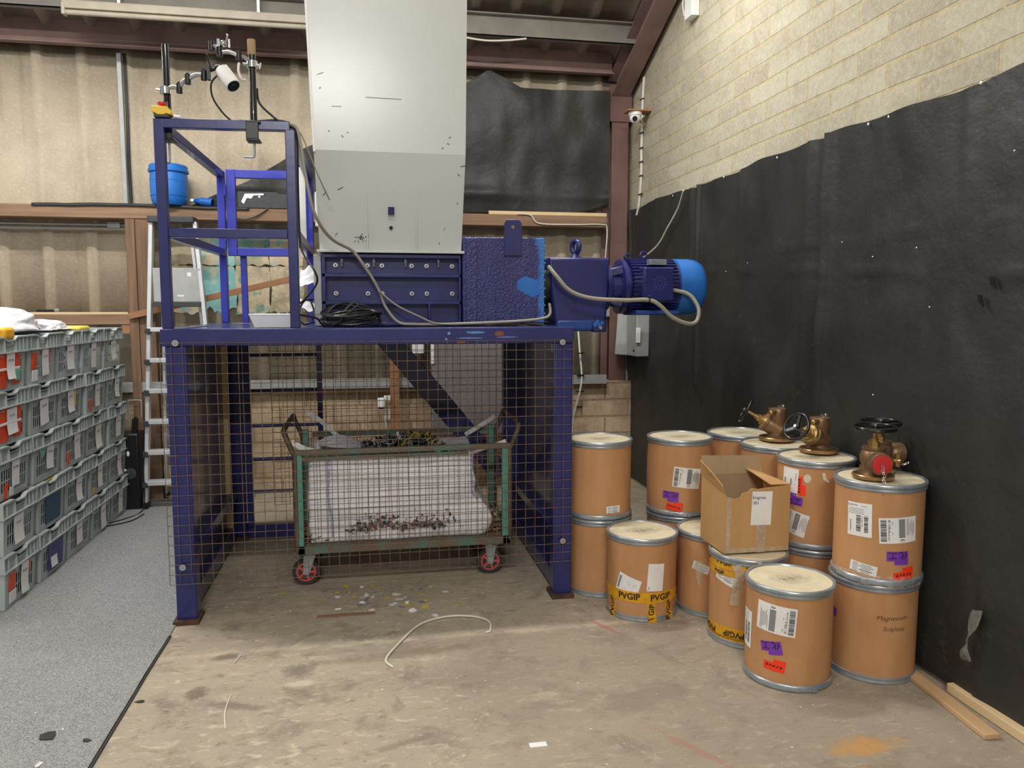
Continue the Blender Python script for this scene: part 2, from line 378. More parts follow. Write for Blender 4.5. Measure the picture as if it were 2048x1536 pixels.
def tag(o, label, cat, group=None, kind=None):
    if label: o['label'] = label
    if cat: o['category'] = cat
    if group: o['group'] = group
    if kind: o['kind'] = kind
    return o
def thing(name, label, cat, loc=(0,0,0), group=None):
    o = bpy.data.objects.new(name, None); COL.objects.link(o); o.location = loc; o.empty_display_size = .1
    return tag(o, label, cat, group)
def struct(o): o['kind'] = 'structure'; return o
def dup(o, loc=None, rot=None, parent=None):
    c = o.copy(); COL.objects.link(c)
    if parent is not None: c.parent = parent
    if loc is not None: c.location = loc
    if rot is not None: c.rotation_euler = rot
    for ch in list(o.children): dup(ch, parent=c)
    return c
def smooth_path(P, n=8, closed=False):
    P = [Vector(p) for p in P]; out = []; N = len(P)
    for i in range(N if closed else N-1):
        if closed: p0,p1,p2,p3 = P[i-1],P[i],P[(i+1)%N],P[(i+2)%N]
        else: p0,p1,p2,p3 = P[max(i-1,0)],P[i],P[i+1],P[min(i+2,N-1)]
        for k in range(n):
            t = k/n
            out.append(.5*((2*p1)+(-p0+p2)*t+(2*p0-5*p1+4*p2-p3)*t*t+(-p0+3*p1-3*p2+p3)*t**3))
    if not closed: out.append(P[-1])
    return out
# lettering: polygons in 2-D
_tx = {}
def text2d(s, size):
    if s not in _tx:
        cu = bpy.data.curves.new('t','FONT'); cu.body = s; cu.size = 1; cu.align_x = 'CENTER'; cu.align_y = 'CENTER'; cu.resolution_u = 3; cu.shear = .25 if s in ('Magnesium','Sulphate') else 0; cu.offset = .024 if s in ('PVGIP','VGIP') else -.012 if s in ('Magnesium','Sulphate') else 0
        o = bpy.data.objects.new('t', cu); COL.objects.link(o)
        dg = bpy.context.evaluated_depsgraph_get(); me = o.evaluated_get(dg).to_mesh()
        _tx[s] = ([(v.co.x, v.co.y) for v in me.vertices], [tuple(p.vertices) for p in me.polygons])
        o.evaluated_get(dg).to_mesh_clear(); bpy.data.objects.remove(o); bpy.data.curves.remove(cu)
    V, F = _tx[s]; return [(x*size, y*size) for x, y in V], F
def stroke2d(pts, w):
    V, F = [], []
    for (x0,y0),(x1,y1) in zip(pts, pts[1:]):
        dx, dy = x1-x0, y1-y0; L = math.hypot(dx,dy) or 1; nx, ny = -dy/L*w/2, dx/L*w/2; ex, ey = dx/L*w/3, dy/L*w/3
        b = len(V); V += [(x0+nx-ex,y0+ny-ey),(x0-nx-ex,y0-ny-ey),(x1-nx+ex,y1-ny+ey),(x1+nx+ex,y1+ny+ey)]; F.append((b,b+1,b+2,b+3))
    return V, F
def rect2d(cx, cy, w, h, nu=1):
    V, F = [], []
    for i in range(nu+1):
        x = cx-w/2+w*i/nu; V += [(x,cy-h/2),(x,cy+h/2)]
    for i in range(nu): F.append((2*i,2*i+2,2*i+3,2*i+1))
    return V, F
class Ink:
    """2-D print gathered as polygons, put on a surface by a mapping f(u, v, lift)"""
    def __init__(s): s.V, s.F = [], []
    def add(s, VF, at=(0,0), rot=0, flip=1):
        V, F = VF; b = len(s.V); ca, sa = math.cos(rot), math.sin(rot)
        s.V += [(at[0]+x*ca-y*sa, at[1]+x*sa+y*ca) for x, y in V]; s.F += [tuple(i+b for i in f) for f in F]; return s
    def build(s, name, mat, f, lift, parent, at=(0,0), rot=0):
        mb = MB(); ca, sa = math.cos(rot), math.sin(rot)
        vs = [mb.bm.verts.new(f(at[0]+x*ca-y*sa, at[1]+x*sa+y*ca, lift)) for x, y in s.V]
        for q in s.F:
            try: mb.bm.faces.new([vs[i] for i in q])
            except ValueError: pass
        o = mb.build(name, mat, parent, smooth=False); return o
def cyl_map(c, r, a0):
    """u runs to the viewer's right along the arc, a0 = angle of u=0 about the axis"""
    cx, cy, cz = c
    return lambda u, v, l: Vector((cx+(r+l)*math.cos(a0+u/r), cy+(r+l)*math.sin(a0+u/r), cz+v))
# ---------------------------------------------------------------- lamps of the shed (battens with tubes hung from the roof)
def fluorescent(x, y, z, power, label, L=1.7, up=.22, tilt=0):
    r = thing('fluorescent_light', label, 'light', (x, y, z), 'lit batten lights hung from the roof')
    MB().box((x-L/2-.05,y-.05,z),(x+L/2+.05,y+.05,z+.06)).build('housing', M['white'], r, .004)
    e = NT('lit_tube') if 'lit_tube' not in MATS else None
    if e:
        e.base((240,240,235)); e.b.inputs['Emission Color'].default_value = (1,.96,.9,1); e.b.inputs['Emission Strength'].default_value = 42
    MB().cyl((x-L/2,y,z-.03),(x+L/2,y,z-.03),.014,12).build('tube', MATS['lit_tube'], r)
    for s in (-1,1):
        MB().cyl((x+s*L*.4,y,z+.06),(x+s*L*.4,y,3.90+(6.95-max(y,-6-y))*.41),.004,6).build('hanger', M['steel'], r)
    ld = bpy.data.lights.new('tube_light','AREA'); ld.shape = 'RECTANGLE'; ld.size = L; ld.size_y = .12; ld.energy = power; ld.color = (1.0,.98,.945); ld.spread = math.radians(175)
    lo = bpy.data.objects.new('tube_light', ld); COL.objects.link(lo); lo.parent = r; lo.location = (0,0,-.055); lo.rotation_euler = (math.radians(tilt),0,0)
    lu = ld.copy(); lu.energy = power*up; lo = bpy.data.objects.new('tube_light', lu); COL.objects.link(lo); lo.parent = r; lo.location = (0,0,.075); lo.rotation_euler = (PI,0,0)
    return r
fluorescent(-1.75, 4.7, 4.3, 92, 'lit batten light hung over the crates side of the blue machine', up=.2)
fluorescent(.85, 4.7, 4.3, 72, 'lit batten light hung over the gearbox side of the blue machine', up=.2)
fluorescent(-.65, -4.3, 4.95, 200, 'lit batten light hung far behind the photographer', tilt=48)
fluorescent(-4.0, 5.3, 4.0, 42, 'added unseen batten light far left beyond the crates, brightening back wall and roof', up=.4)  # added lamp, out of view, to brighten the back wall and roof
fluorescent(-.1, 1.3, 5.1, 62, 'lit batten light hung above the photographer')

# ---------------------------------------------------------------- setting
ROOF = lambda y: 3.90 + (6.95-y)*.41
o = MB().box((-6,-6,-.12),(2.6,7.3,0)).build('floor', M['floor'], smooth=False); struct(o)
mb = MB(); mb.box((2.41,-6,0),(2.61,7.3,8.2)); struct(mb.build('wall_right', M['blocks'], smooth=False))
# ribbed cladding
def ribs(x0, x1, P=.338, off=-.932, d=.035):
    xs = []; k = math.ceil((x0-off)/P)
    xs.append((x0,0))
    while off+k*P < x1-.06:
        c = off+k*P
        if c > x0+.06: xs += [(c-.05,0),(c-.022,d),(c+.022,d),(c+.05,0)]
        k += 1
    xs.append((x1,0)); return xs
mb = MB(); rr = ribs(-6,2.41)
for (xa,da),(xb,db) in zip(rr, rr[1:]):
    mb.quad((xa,7.08-da,.9),(xb,7.08-db,.9),(xb,7.08-db,3.95),(xa,7.08-da,3.95))
bmesh.ops.remove_doubles(mb.bm, verts=mb.bm.verts, dist=1e-5)
wb = struct(mb.build('wall_back', M['clad'], solid=.012, angle=10))
struct(MB().box((-6,6.86,0),(2.41,7.2,.93)).build('dwarf_wall', M['dwarf'], wb, smooth=False))
mb = MB(); rr = ribs(-6,2.6,.338,-.80,.045)
for (xa,da),(xb,db) in zip(rr, rr[1:]):
    mb.quad((xa,7.3,ROOF(7.3)-da),(xb,7.3,ROOF(7.3)-db),(xb,-3.0,ROOF(-3.0)-db),(xa,-3.0,ROOF(-3.0)-da))
    mb.quad((xa,-3.0,ROOF(-3.0)-da),(xb,-3.0,ROOF(-3.0)-db),(xb,-7,ROOF(1)-db),(xa,-7,ROOF(1)-da))
bmesh.ops.remove_doubles(mb.bm, verts=mb.bm.verts, dist=1e-5)
struct(mb.build('ceiling', M['roof'], solid=.012, angle=10))
# steel: eaves beam, purlins, rafter, post
def isection(mb, p0, p1, w, h, tf=.014, tw=.01):
    p0, p1 = Vector(p0), Vector(p1); d = (p1-p0).normalized()
    side = Vector((1,0,0)) if abs(d.x) < .5 else Vector((0,1,0)); up = side.cross(d).normalized()
    if up.z < 0: up = -up
    if abs(d.z) > .9: side, up = Vector((0,1,0)), Vector((1,0,0))
    for off, ww, hh in ((up*(h/2-tf/2),w,tf),(-up*(h/2-tf/2),w,tf),(Vector((0,0,0)),tw,h-2*tf)):
        P = []
        for p in (p0,p1):
            for a,b in ((-1,-1),(1,-1),(1,1),(-1,1)): P.append(p+off+side*(a*ww/2)+up*(b*hh/2))
        mb.hexa(P)
mb = MB(); mb.box((-6,6.93,3.70),(2.2,6.945,3.93)); mb.box((-6,6.86,3.70),(2.2,6.945,3.712)); mb.box((-6,6.945,3.915),(2.2,7.02,3.93))
struct(mb.build('trim_1', M['maroondustlit'], bevel=.002))
for i, y in enumerate((6.52, 5.2, 3.9)):
    z = ROOF(y)-.06
    mb = MB(); mb.box((-6,y,z-.17),(2.4,y+.012,z)); mb.box((-6,y-.05,z-.012),(2.4,y+.01,z)); mb.box((-6,y,z-.17),(2.4,y+.05,z-.158))
    struct(mb.build('trim_%d' % (2+i), M['roofgrey'], bevel=.001))
mb = MB(); isection(mb, (2.28,7.0,3.60),(2.28,1.0,3.60+6*.41), .17, .21)
struct(mb.build('trim_5', M['maroondustlit'], bevel=.002))
mb = MB()
mb.box((2.205,6.93,0),(2.365,6.945,3.60)); mb.box((2.205,7.09,0),(2.365,7.105,3.60)); mb.box((2.278,6.945,0),(2.292,7.09,3.6))
mb.box((2.14,6.99,0),(2.205,7.0,3.6)); mb.box((2.18,6.915,3.30),(2.39,6.93,3.62))
struct(mb.build('trim_6', M['maroon'], bevel=.002))
# grey sill on the dwarf wall
mb = MB(); mb.box((-6,6.80,.93),(2.14,7.05,.955)); mb.box((-6,6.79,.915),(2.14,6.80,1.0))
struct(mb.build('trim_7', M['silver'], bevel=.002))

carpet = MB().box((-5.2,-2.5,.0),(-1.0,6.85,.008)).build('carpet', M['carpet'], smooth=False)
tag(carpet, 'speckled grey carpet covering the floor left of the blue machine', 'carpet')
mb = MB(); pts = []
for i in range(60):
    y = -1+i*.083; pts.append((-.998+.004*noise.noise(Vector((y*3,0,0))), y, .004))
mb.ribbon(pts, .012, .008, (1,0,0)); mb.build('frayed_edge', M['rubber'], carpet)

# ---------------------------------------------------------------- timber on the back wall
tag(MB().box((-4.6,6.80,2.335),(2.13,7.04,2.435)).build('timber_beam', M['timber'], bevel=.004), 'long brown timber beam used as a shelf high along the back wall', 'beam')
tag(MB().box((1.05,6.815,2.4355),(2.13,6.84,2.465)).build('pale_batten', M['timbersaw'], bevel=.002), 'thin pale batten nailed on the beam under the black wall sheet', 'batten')
tag(MB().box((-4.6,6.83,1.475),(-1.93,7.04,1.56)).build('timber_rail', M['timber'], bevel=.004), 'lower timber rail on the back wall behind the grey crates', 'beam')
tag(MB().box((-4.2,6.835,1.5605),(-1.96,6.90,1.578)).build('pale_lath', M['timbersaw'], bevel=.001), 'thin pale lath lying along the lower timber rail', 'batten')
p = thing('timber_post', 'brown timber post standing behind the black speaker and ladder', 'post', (-1.85,6.8,0))
MB().box((-1.935,6.78,.0),(-1.865,6.85,2.33)).build('front_stud', M['timberv'], p, .004)
MB().box((-1.865,6.80,.0),(-1.74,6.855,2.33)).build('side_board', M['timberv'], p, .004)
MB().box((-2.0,6.785,1.40),(-1.936,6.83,1.47)).build('corbel', M['timberorange'], p, .003)
tag(MB().bar((-1.93,6.76,1.545),(-.62,6.76,1.86),.02,.05,(0,0,1)).build('wooden_batten', M['timberorange'], bevel=.002), 'orange brown batten nailed at a slant across the torn prints', 'batten')
tag(MB().box((.165,6.76,0),(.245,6.79,2.33)).build('timber_stud', M['timberorange'], bevel=.003), 'upright orange brown stud on the back wall behind the trolley', 'post')
# conduit run below the beam
p = thing('conduit', 'pair of grey conduits running under the brown timber beam', 'conduit', (-3,7.0,2.28))
for k, z in enumerate((2.30, 2.265)):
    MB().cyl((-4.6,6.98,z),(-1.95,6.98,z),.013,10).build('pipe', M['conduit'], p)
MB().box((-2.12,6.95,2.27),(-2.02,7.0,2.32)).build('clip', M['silver'], p, .004)
wr = thing('wall_channel', 'grey vertical channel with dark cables on the cladding above the shelf beam', 'channel', (-1.96,7.0,2.44))
MB().box((-2.0,7.0,2.44),(-1.965,7.045,3.69)).build('channel', M['silver'], wr, .003)
for dx in (-1.95,-1.935): MB().tube(smooth_path([(dx,7.02,3.69),(dx+.004,7.015,3.2),(dx-.003,7.02,2.8),(dx+.006,7.0,2.44)],5), .006, 6).build('cable', M['cableblack'], wr)
# torn prints on the wall, 4 across, 2 rows
k = 0
for r_, (z0,z1) in enumerate(((1.98,2.28),(1.56,1.97))):
    for c_ in range(4):
        x0 = -1.70+c_*.285; jag = []
        n_ = 14
        mb = MB()
        def fs(u,v, x0=x0,z0=z0,z1=z1,k=k):
            e = .02*noise.noise(Vector((u*5,v*5,k*3.1)))
            zz = z0+(z1-z0)*v
            if r_ == 1 and c_ in (0,1,3): zz = max(zz, z0+.10*abs(noise.noise(Vector((u*4,0,k*7.7))))+ (0 if v > .02 else 0))
            return (x0+.28*u+ (e if u in (0,1) else 0), 7.03+.004*math.sin(u*9+k)+.004*noise.noise(Vector((u*3,v*3,k))), zz + (e if v in (0,1) else 0))
        mb.grid(fs, 14, 10)
        o = mb.build('torn_print', M['sheet'][(k*5+r_) % 6])
        where = ('first from the left', 'second from the left', 'third from the left', 'rightmost')[c_]
        tag(o, 'faded torn print on the back wall, %s row, %s' % (('upper','lower')[r_], where), 'poster', 'torn prints on the back wall'); k += 1

# ---------------------------------------------------------------- black sheets
def interp(P, x):
    for (a,za),(b,zb) in zip(P,P[1:]):
        if x <= b: return za+(zb-za)*max(0,(x-a))/(b-a)
    return P[-1][1]
top = [(-1.45,2.455),(-1.0,2.66),(-.58,2.93),(.3,3.35),(.86,3.57),(1.07,3.69),(1.35,3.55),(2.17,3.55)]
bot = [(-1.45,2.44),(.9,2.455),(1.9,2.47),(2.17,2.56)]
def fb(u,v):
    x = -1.45+3.62*u; zt, zb_ = interp(top,x), interp(bot,x); z = zb_+(zt-zb_)*v
    y = 6.90 + .035*noise.noise(Vector((x*2.2,z*2.2,3))) + .018*math.sin(9*(z-2.4)+2.2*x)*max(0,1-(z-2.42)/.5) + .02*noise.noise(Vector((x*6,z*3,8)))
    y -= .05*math.exp(-((z-2.62)/.05)**2)*(.6+.4*math.sin(x*3)); y += .02*math.sin(x*1.5-z*5)*v
    return (x, y if z < 3.62 else min(y, 6.9), z)
o = MB().grid(fb, 110, 44).build('black_wall_sheet', M['cloth'], angle=180)
tag(o, 'black sheet hung on the back wall between the hopper and the maroon post', 'sheet')
def fl(u,v):
    x = -2.62+1.65*u
    return (x, 6.80-.012+.2*v, 2.437+.004+.02*abs(noise.noise(Vector((x*3,v*2,1))))*(1-abs(2*v-1)*.5) + .012*math.exp(-((x+1.9)/.4)**2)- (.022 if v < .01 else 0))
o = MB().grid(fl, 60, 24).build('folded_black_sheet', M['cloth'], solid=.004, angle=180)
tag(o, 'loose black sheet lying flat along the shelf beam left of the blue keg', 'sheet')
def rightsheet(y0, y1, seed, label, tears=False, extra=0.):
    mb = MB()
    def f(u,v):
        y = y0+(y1-y0)*u
        zt = 2.515+.012*math.sin(y*4.2+seed)+.006*math.sin(y*11+seed)
        z = .02+(zt-.02)*v
        d = .026*noise.noise(Vector((y*2.4,z*1.3,seed)))+.016*noise.noise(Vector((y*6,z*3.0,seed+5)))
        for cy, s in ((y1+.15*(y0-y1)/abs(y0-y1),1),(y0*.6+y1*.4,.5)):
            a = (y-cy-.12*(zt-z)*(1 if y0>y1 else -1)*.3); d += .03*s*math.exp(-(a/.045)**2)*v
        d += .012*math.exp(-((z-1.62-.05*y)/.012)**2) + .006*math.exp(-((z-.95)/.02)**2)
        if z < 1.1 and y > 2.6: d *= .15+.85*max(0,(z-.9)/.2)
        d = min(max(d*.9,-.004),.034)
        if z > .95: d += .035*math.exp(-((y-y0+.012)/.014)**2)*min(1,(z-.95)/.1)+.010*math.exp(-((y-y0+.05)/.03)**2)
        d += .006*math.exp(-((z-1.955-.012*math.sin(y*5))/.008)**2)
        x = 2.401-extra*.4-d
        return (x+ (0 if not tears else 0), y, z)
    mb.grid(f, 150, 90)
    o = mb.build('black_sheet', M['cloth'], angle=180)
    return tag(o, label, 'sheet', 'black sheets on the block wall')
s1 = rightsheet(6.9, 5.36, 1.0, 'black sheet panel on the block wall behind the motor, next to the maroon post', extra=.0)
s2 = rightsheet(5.385, 3.78, 2.3, 'middle black sheet panel on the block wall behind the drums', extra=.006)
s3 = rightsheet(3.80, 1.3, 4.9, 'nearest and largest black sheet panel on the block wall, torn near its foot', True, extra=.012)
flap = MB().grid(lambda u,v: (2.372-.06*v*(1-v)-.05*v*(.3+abs(noise.noise(Vector((u*3,v*3,2))))), 2.58+.035*(u-.5)*(1+.8*math.sin(v*7+u))+.03*v, .42-.22*v-.015*u), 8, 14).build('torn_flap', M['clothgrey'], s3, solid=.003, angle=180)
flap['label'] = 'dusty grey torn flap'
for (y,z,h) in ((2.655,1.62,.05),(2.60,1.69,.05)):
    MB().prism([(0,0),(.03,h*.4),(.035,h),(.012,h*.9)], 0, .004, Matrix.Translation((2.376,y,z)) @ Matrix.Rotation(PI/2,4,'Z') @ Matrix.Rotation(PI/2,4,'X')).build('tear', M['black'], s3)
for (y,z) in ((5.9,2.50),(5.0,2.50),(4.3,2.50),(3.45,2.50),(3.3,2.50),(2.75,2.50)):
    f_ = MB().sphere((2.388,y,z),.007,8,(.5,1,1)).build('fixing', M['white'], s1 if y > 5.37 else s2 if y > 3.79 else s3)
    f_['label'] = 'pale fixing'
for (y,z,sh_) in ((3.35,1.86,s3),(3.05,1.88,s3),(2.95,1.62,s3),(4.6,1.9,s2),(4.9,1.86,s2),(3.3,1.2,s3),(3.6,1.95,s3),(2.55,2.2,s3)):
    MB().sphere((2.374,y,z),.0036,6,(.8,1,1)).build('paint_speck', M['paper'], sh_)
# battens on the floor at the right wall
tag(MB().bar((2.325,2.93,.012),(2.272,2.37,.012),.062,.022).build('floor_batten', M['timberraw'], bevel=.003), 'short raw timber batten lying on the floor along the black sheet', 'batten')
tag(MB().bar((2.388,2.72,.022),(2.372,1.5,.022),.04,.04).build('wall_batten', M['timbersaw'], bevel=.003), 'pale timber batten at the foot of the block wall under the black sheet', 'batten')
# ---------------------------------------------------------------- blue stand (table, cage, mesh guard)
st = thing('machine_stand', 'navy blue steel stand with wire mesh front carrying the shredder', 'stand', (0,4.05,0))
ZT = 1.512
mb = MB(); mb.box((-1.02,4.05,1.425),(1.09,4.11,ZT)); mb.build('front_beam', M['bluebeam'], st, .006)
mb = MB(); mb.box((-1.02,4.11,1.425),(-.93,5.62,ZT)); mb.box((1.0,4.11,1.425),(1.09,5.62,ZT)); mb.box((-.93,5.54,1.425),(1.0,5.62,ZT)); mb.box((-.93,4.11,1.498),(1.0,5.54,1.508))
mb.build('table_top', M['blue'], st, .004)
for nm, x0, y0 in (('fl',-1.0,4.055),('fr',.985,4.055),('bl',-1.0,5.51),('br',.955,5.51)):
    l = MB().box((x0,y0,.02),(x0+.1 if y0 < 5 else x0+.13,y0+.1,1.425)).build('leg', M['blue'], st, .006)
    w = .1 if y0 < 5 else .13
    MB().box((x0-.015,y0-.03,0),(x0+w+.012,y0+w+.02,.022)).build('foot_plate', M['rust'], l, .002)
for s, x in ((-1,-.985),(1,1.07)):
    MB().box((x-.004,4.155,.12),(x+.004,5.51,1.425)).build('side_panel', M['blue'], st)
    MB().box((x-.05-.02*s,4.155,.02),(x+.03-.02*s,5.51,.12)).build('base_rail', M['blue'], st, .004)
    MB().box((x-.03-.03*s,4.155,.30),(x+.03-.03*s,5.51,.36)).build('side_rail', M['blue'], st, .004)
MB().box((-.87,5.53,.0),(.955,5.60,.09)).build('rear_rail', M['blue'], st, .003)
MB().bar((.10,5.48,1.42),(.93,5.48,.40),.05,.15).build('diagonal_brace', M['blue'], st, .004)
g = MB(); g.box((-.86,5.49,.09),(-.82,5.53,1.42)); g.box((-.37,5.495,.09),(-.335,5.525,1.42))
gate = g.build('ladder_frame', M['blue'], st, .003)
for z in (1.29,1.045,.80,.565,.335):
    MB().cyl((-.83,5.51,z),(-.36,5.51,z),.012,10).build('rung', M['blue'], gate)
def mesh_guard(x0,x1,z0,z1,y,dx,dz,r,name,mat,parent,wob=.0):
    mb = MB(); n = round((x1-x0)/dx); m = round((z1-z0)/dz)
    for i in range(n+1):
        x = x0+(x1-x0)*i/n
        mb.tube([(x+wob*noise.noise(Vector((i*1.7,k,0))),y,z0+(z1-z0)*k/5) for k in range(6)], r, 5)
    for j in range(m+1):
        z = z0+(z1-z0)*j/m
        mb.tube([(x0+(x1-x0)*k/6,y-2*r,z+wob*noise.noise(Vector((k,j*1.3,5)))) for k in range(7)], r, 5)
    return mb.build(name, mat, parent)
MESHG = mesh_guard(-1.022,1.085,.212,1.442,4.043,.0527,.0512,.0017,'mesh_guard', M['rustwire'], st, .003)
mesh_guard(-.68,.95,.24,1.42,5.50,.0527,.0512,.0017,'rear_mesh', M['rustwire'], st, .002)
for x,z in ((-.946,1.442),(1.022,1.431),(-.957,.303),(1.03,.33)):
    w = MB().cyl((x,4.036,z),(x,4.031,z),.016,20).build('washer', M['steel'], MESHG)
    MB().cyl((x,4.031,z),(x,4.025,z),.007,6).build('bolt', M['zinc'], w)
# cage on the left of the table
B = M['bluebright']
XL, XR, Y0, Y1, ZC = -.99, -.375, 4.10, 5.56, 2.53
def post(x,y,z0,z1,nm,mat): return MB().box((x-.024,y-.024,z0),(x+.024,y+.024,z1)).build(nm, mat, st, .004)
post(XL,Y0,ZT,ZC,'cage_post',M['blue']); post(XR,Y0,ZT,ZC-.03,'cage_post',M['blue'])
post(XL+.02,Y1,ZT,ZC,'cage_post',B); post(XR-.02,Y1,ZT,ZC,'cage_post',B)
MB().bar((XL,Y0,ZC-.022),(XR,Y0,ZC-.012),.046,.046).build('cage_rail', M['blue'], st, .004)
MB().bar((XL+.024,Y0,1.985),(XR-.024,Y0,1.985),.046,.046).build('cage_rail', M['blue'], st, .004)
MB().bar((XL,Y0+.024,ZC-.024),(XL+.02,Y1-.02,ZC-.024),.046,.046).build('cage_rail', M['blue'], st, .004)
MB().bar((XL,Y0+.024,1.985),(XL+.02,Y1-.02,1.985),.046,.046).build('cage_rail', M['blue'], st, .004)
MB().bar((XR,Y0+.024,ZC-.024),(XR-.02,Y1-.02,ZC-.024),.046,.046).build('cage_rail', M['blue'], st, .004)
MB().bar((XR,Y0+.024,2.0),(XR-.02,Y1-.02,2.0),.046,.046).build('cage_rail', M['blue'], st, .004)
gx0, gx1 = XL+.055, XR-.10
mb = MB(); yy = Y1-.005
mb.box((gx0,yy-.024,1.965),(gx0+.06,yy+.024,2.54))
mb.box((gx1-.055,yy-.024,2.02),(gx1,yy+.024,2.485)); mb.box((gx0+.06,yy-.024,2.485),(gx1,yy+.024,2.54)); mb.box((gx0+.06,yy-.024,1.965),(gx1,yy+.024,2.02))
gt = mb.build('cage_gate', B, st, .003)
for z in (2.10,2.40): MB().cyl((gx0-.005,yy-.03,z-.035),(gx0-.005,yy-.03,z+.035),.011,10).build('hinge', B, gt)
MB().box((gx0+.07,5.58,ZT),(gx0+.11,5.62,1.97)).build('rear_stay', B, st, .003)
# white strip on the rear right post
tag(MB().box((-.446,5.40,1.95),(-.406,5.42,2.545)).build('white_strip', M['whitepaint'], bevel=.003), 'upright white board strip behind the front right post of the blue cage', 'strip')

# ---------------------------------------------------------------- shredder: chamber, hopper, side block, gearbox, motor
sh = thing('shredder', 'navy blue shredder with grey hopper, gearbox and motor on the stand', 'shredder', (.13,4.5,ZT))
Yf = 4.50
cx0, cx1, cz0, cz1 = -.262, .528, ZT, 1.925
ch = MB().box((cx0+.02,Yf+.06,cz0),(cx1,5.45,cz1)).build('chamber', M['blue'], sh)
mb = MB()
for z in (cz0+.012, 1.645, 1.80, cz1-.016): mb.box((cx0,Yf,z-.012),(cx1,Yf+.062,z+.012))
mb.box((cx0,Yf,cz0+.02),(cx0+.022,Yf+.062,cz1-.02)); mb.box((cx1-.014,Yf,cz0+.02),(cx1,Yf+.062,cz1-.02)); mb.box((.335,Yf,cz0+.02),(.35,Yf+.062,1.64))
mb.build('stiffener_frame', M['blue'], ch, .004)
for z in (1.862,1.702):
    for x in (-.187,-.007,.075,.245,.332,.481):
        b = MB(); b.cyl((x,Yf+.06,z-.005),(x,Yf+.05,z-.005),.013,18); b.lathe([(.0095,0),(.0095,.016),(.0055,.016),(.0050,.008)],(x,Yf+.05,z-.005),(0,-1,0),16); b = b.build('bolt', M['steel'], ch); MB().cyl((x,Yf+.041,z-.005),(x,Yf+.0395,z-.005),.0049,6).build('hex_socket_shade', M['black'], b)  # black disc paints the shade in the socket recess
for x in (-.15,.03,.21,.40):
    b = MB(); b.cyl((x,Yf+.03,cz1-.03),(x,Yf+.03,cz1-.052),.008,6); b.cyl((x,Yf+.03,cz1-.052),(x,Yf+.03,cz1-.075),.004,8); b.build('bolt', M['zinc'], ch)
MB().box((cx0-.045,Yf+.02,cz0+.0),(cx0-.003,5.40,cz1-.01)).build('side_flange', M['silver'], ch, .003)
# hopper: lower part leans out towards the aisle, upper part stands on it
hp = MB()
Lo = [(-.265,Yf+.01,1.94),(.526,Yf+.01,1.94)]; Kn = [(-.276,4.36,2.462),(.537,4.36,2.462)]; Tp = [(-.318,4.34,3.80),(.555,4.34,3.80)]
Bk = [(-.265,5.40,1.94),(.526,5.40,1.94)]; Bk2 = [(-.276,5.46,2.462),(.537,5.46,2.462)]; Bk3 = [(-.318,5.5,3.80),(.555,5.5,3.80)]
bm = hp.bm; R3 = []
for A, Bq in ((Lo,Bk),(Kn,Bk2),(Tp,Bk3)): R3.append([bm.verts.new(p) for p in (A[0],A[1],Bq[1],Bq[0])])
for a, b in zip(R3, R3[1:]):
    for k in range(4): bm.faces.new((a[k],a[(k+1)%4],b[(k+1)%4],b[k]))
hopper = hp.build('hopper', M['hopper'], sh, smooth=False, solid=.012)
MB().box((-.285,Yf-.03,1.926),(.545,5.43,1.940)).build('flange', M['hopper'], hopper, .002)
for x in (-.005,.271):
    MB().hexa([(x-.004,Yf-.015,1.94),(x+.004,Yf-.015,1.94),(x+.004,Yf+.03,1.94),(x-.004,Yf+.03,1.94),(x-.008,4.372,2.44),(x,4.372,2.44),(x,4.40,2.44),(x-.008,4.40,2.44)]).build('rib', M['hopper'], hopper)
mb = MB(); mb.ribbon([(-.276,4.352,2.45),(-.319,4.332,3.80)], .012, .012, (1,0,0)); mb.build('edge_highlight', M['white'], hopper)  # white strip paints the highlight along the left flange edge
mb = MB()
def hp_pt(x,z,l=.008): return Vector((x, 4.36+(z-2.462)/(1.94-2.462)*(Yf+.01-4.36)-l, z))
mb.hexa([hp_pt(.112,2.135,-.002),hp_pt(.146,2.135,-.002),hp_pt(.146,2.135,.03),hp_pt(.112,2.135,.03),hp_pt(.112,2.175,-.002),hp_pt(.146,2.175,-.002),hp_pt(.146,2.175,.03),hp_pt(.112,2.175,.03)])
mb.build('bracket', M['blue'], hopper, .002)
c_ = hp_pt(.128,2.067,.0); MB().cyl(c_+Vector((0,.002,0)), c_+Vector((0,-.011,-.002)), .010, 18).build('drain_hole', M['black'], hopper)
ink = Ink()
for i in range(26):
    x, z = rnd.gauss(-.04,.018), rnd.gauss(2.0,.02); ink.add(stroke2d([(x,z),(x+rnd.uniform(-.008,.008),z+rnd.uniform(-.006,.006))], rnd.uniform(.002,.005)))
for x,z,dx,dz in ((-.24,2.23,.02,.02),(-.16,2.26,.03,.015),(.5,2.36,.01,-.01),(.515,2.40,.03,.004),(-.18,2.02,.01,.012),(.43,2.06,.003,.008),(.5,2.2,.004,.01),(.4,1.98,.004,.01)):
    ink.add(stroke2d([(x,z),(x+dx,z+dz)], .003))
ink.build('scuff_marks', M['ink'], lambda u,v,l: hp_pt(u,v,.0075), 0, hopper)
ink = Ink()
for x,z,dx,dz in ((-.2,2.56,.004,.003),(-.13,2.54,.006,-.008),(-.1,2.555,.003,.003),(-.24,2.78,.004,.004),(.44,2.52,.008,-.006),(.45,2.55,.008,.003),(.41,2.49,.006,.006),(-.18,2.69,.05,.001),(.0,2.745,.19,-.002),(-.25,2.85,.03,.012)):
    ink.add(stroke2d([(x,z),(x+dx,z+dz)], .0022 if abs(dx) > .02 else .005))
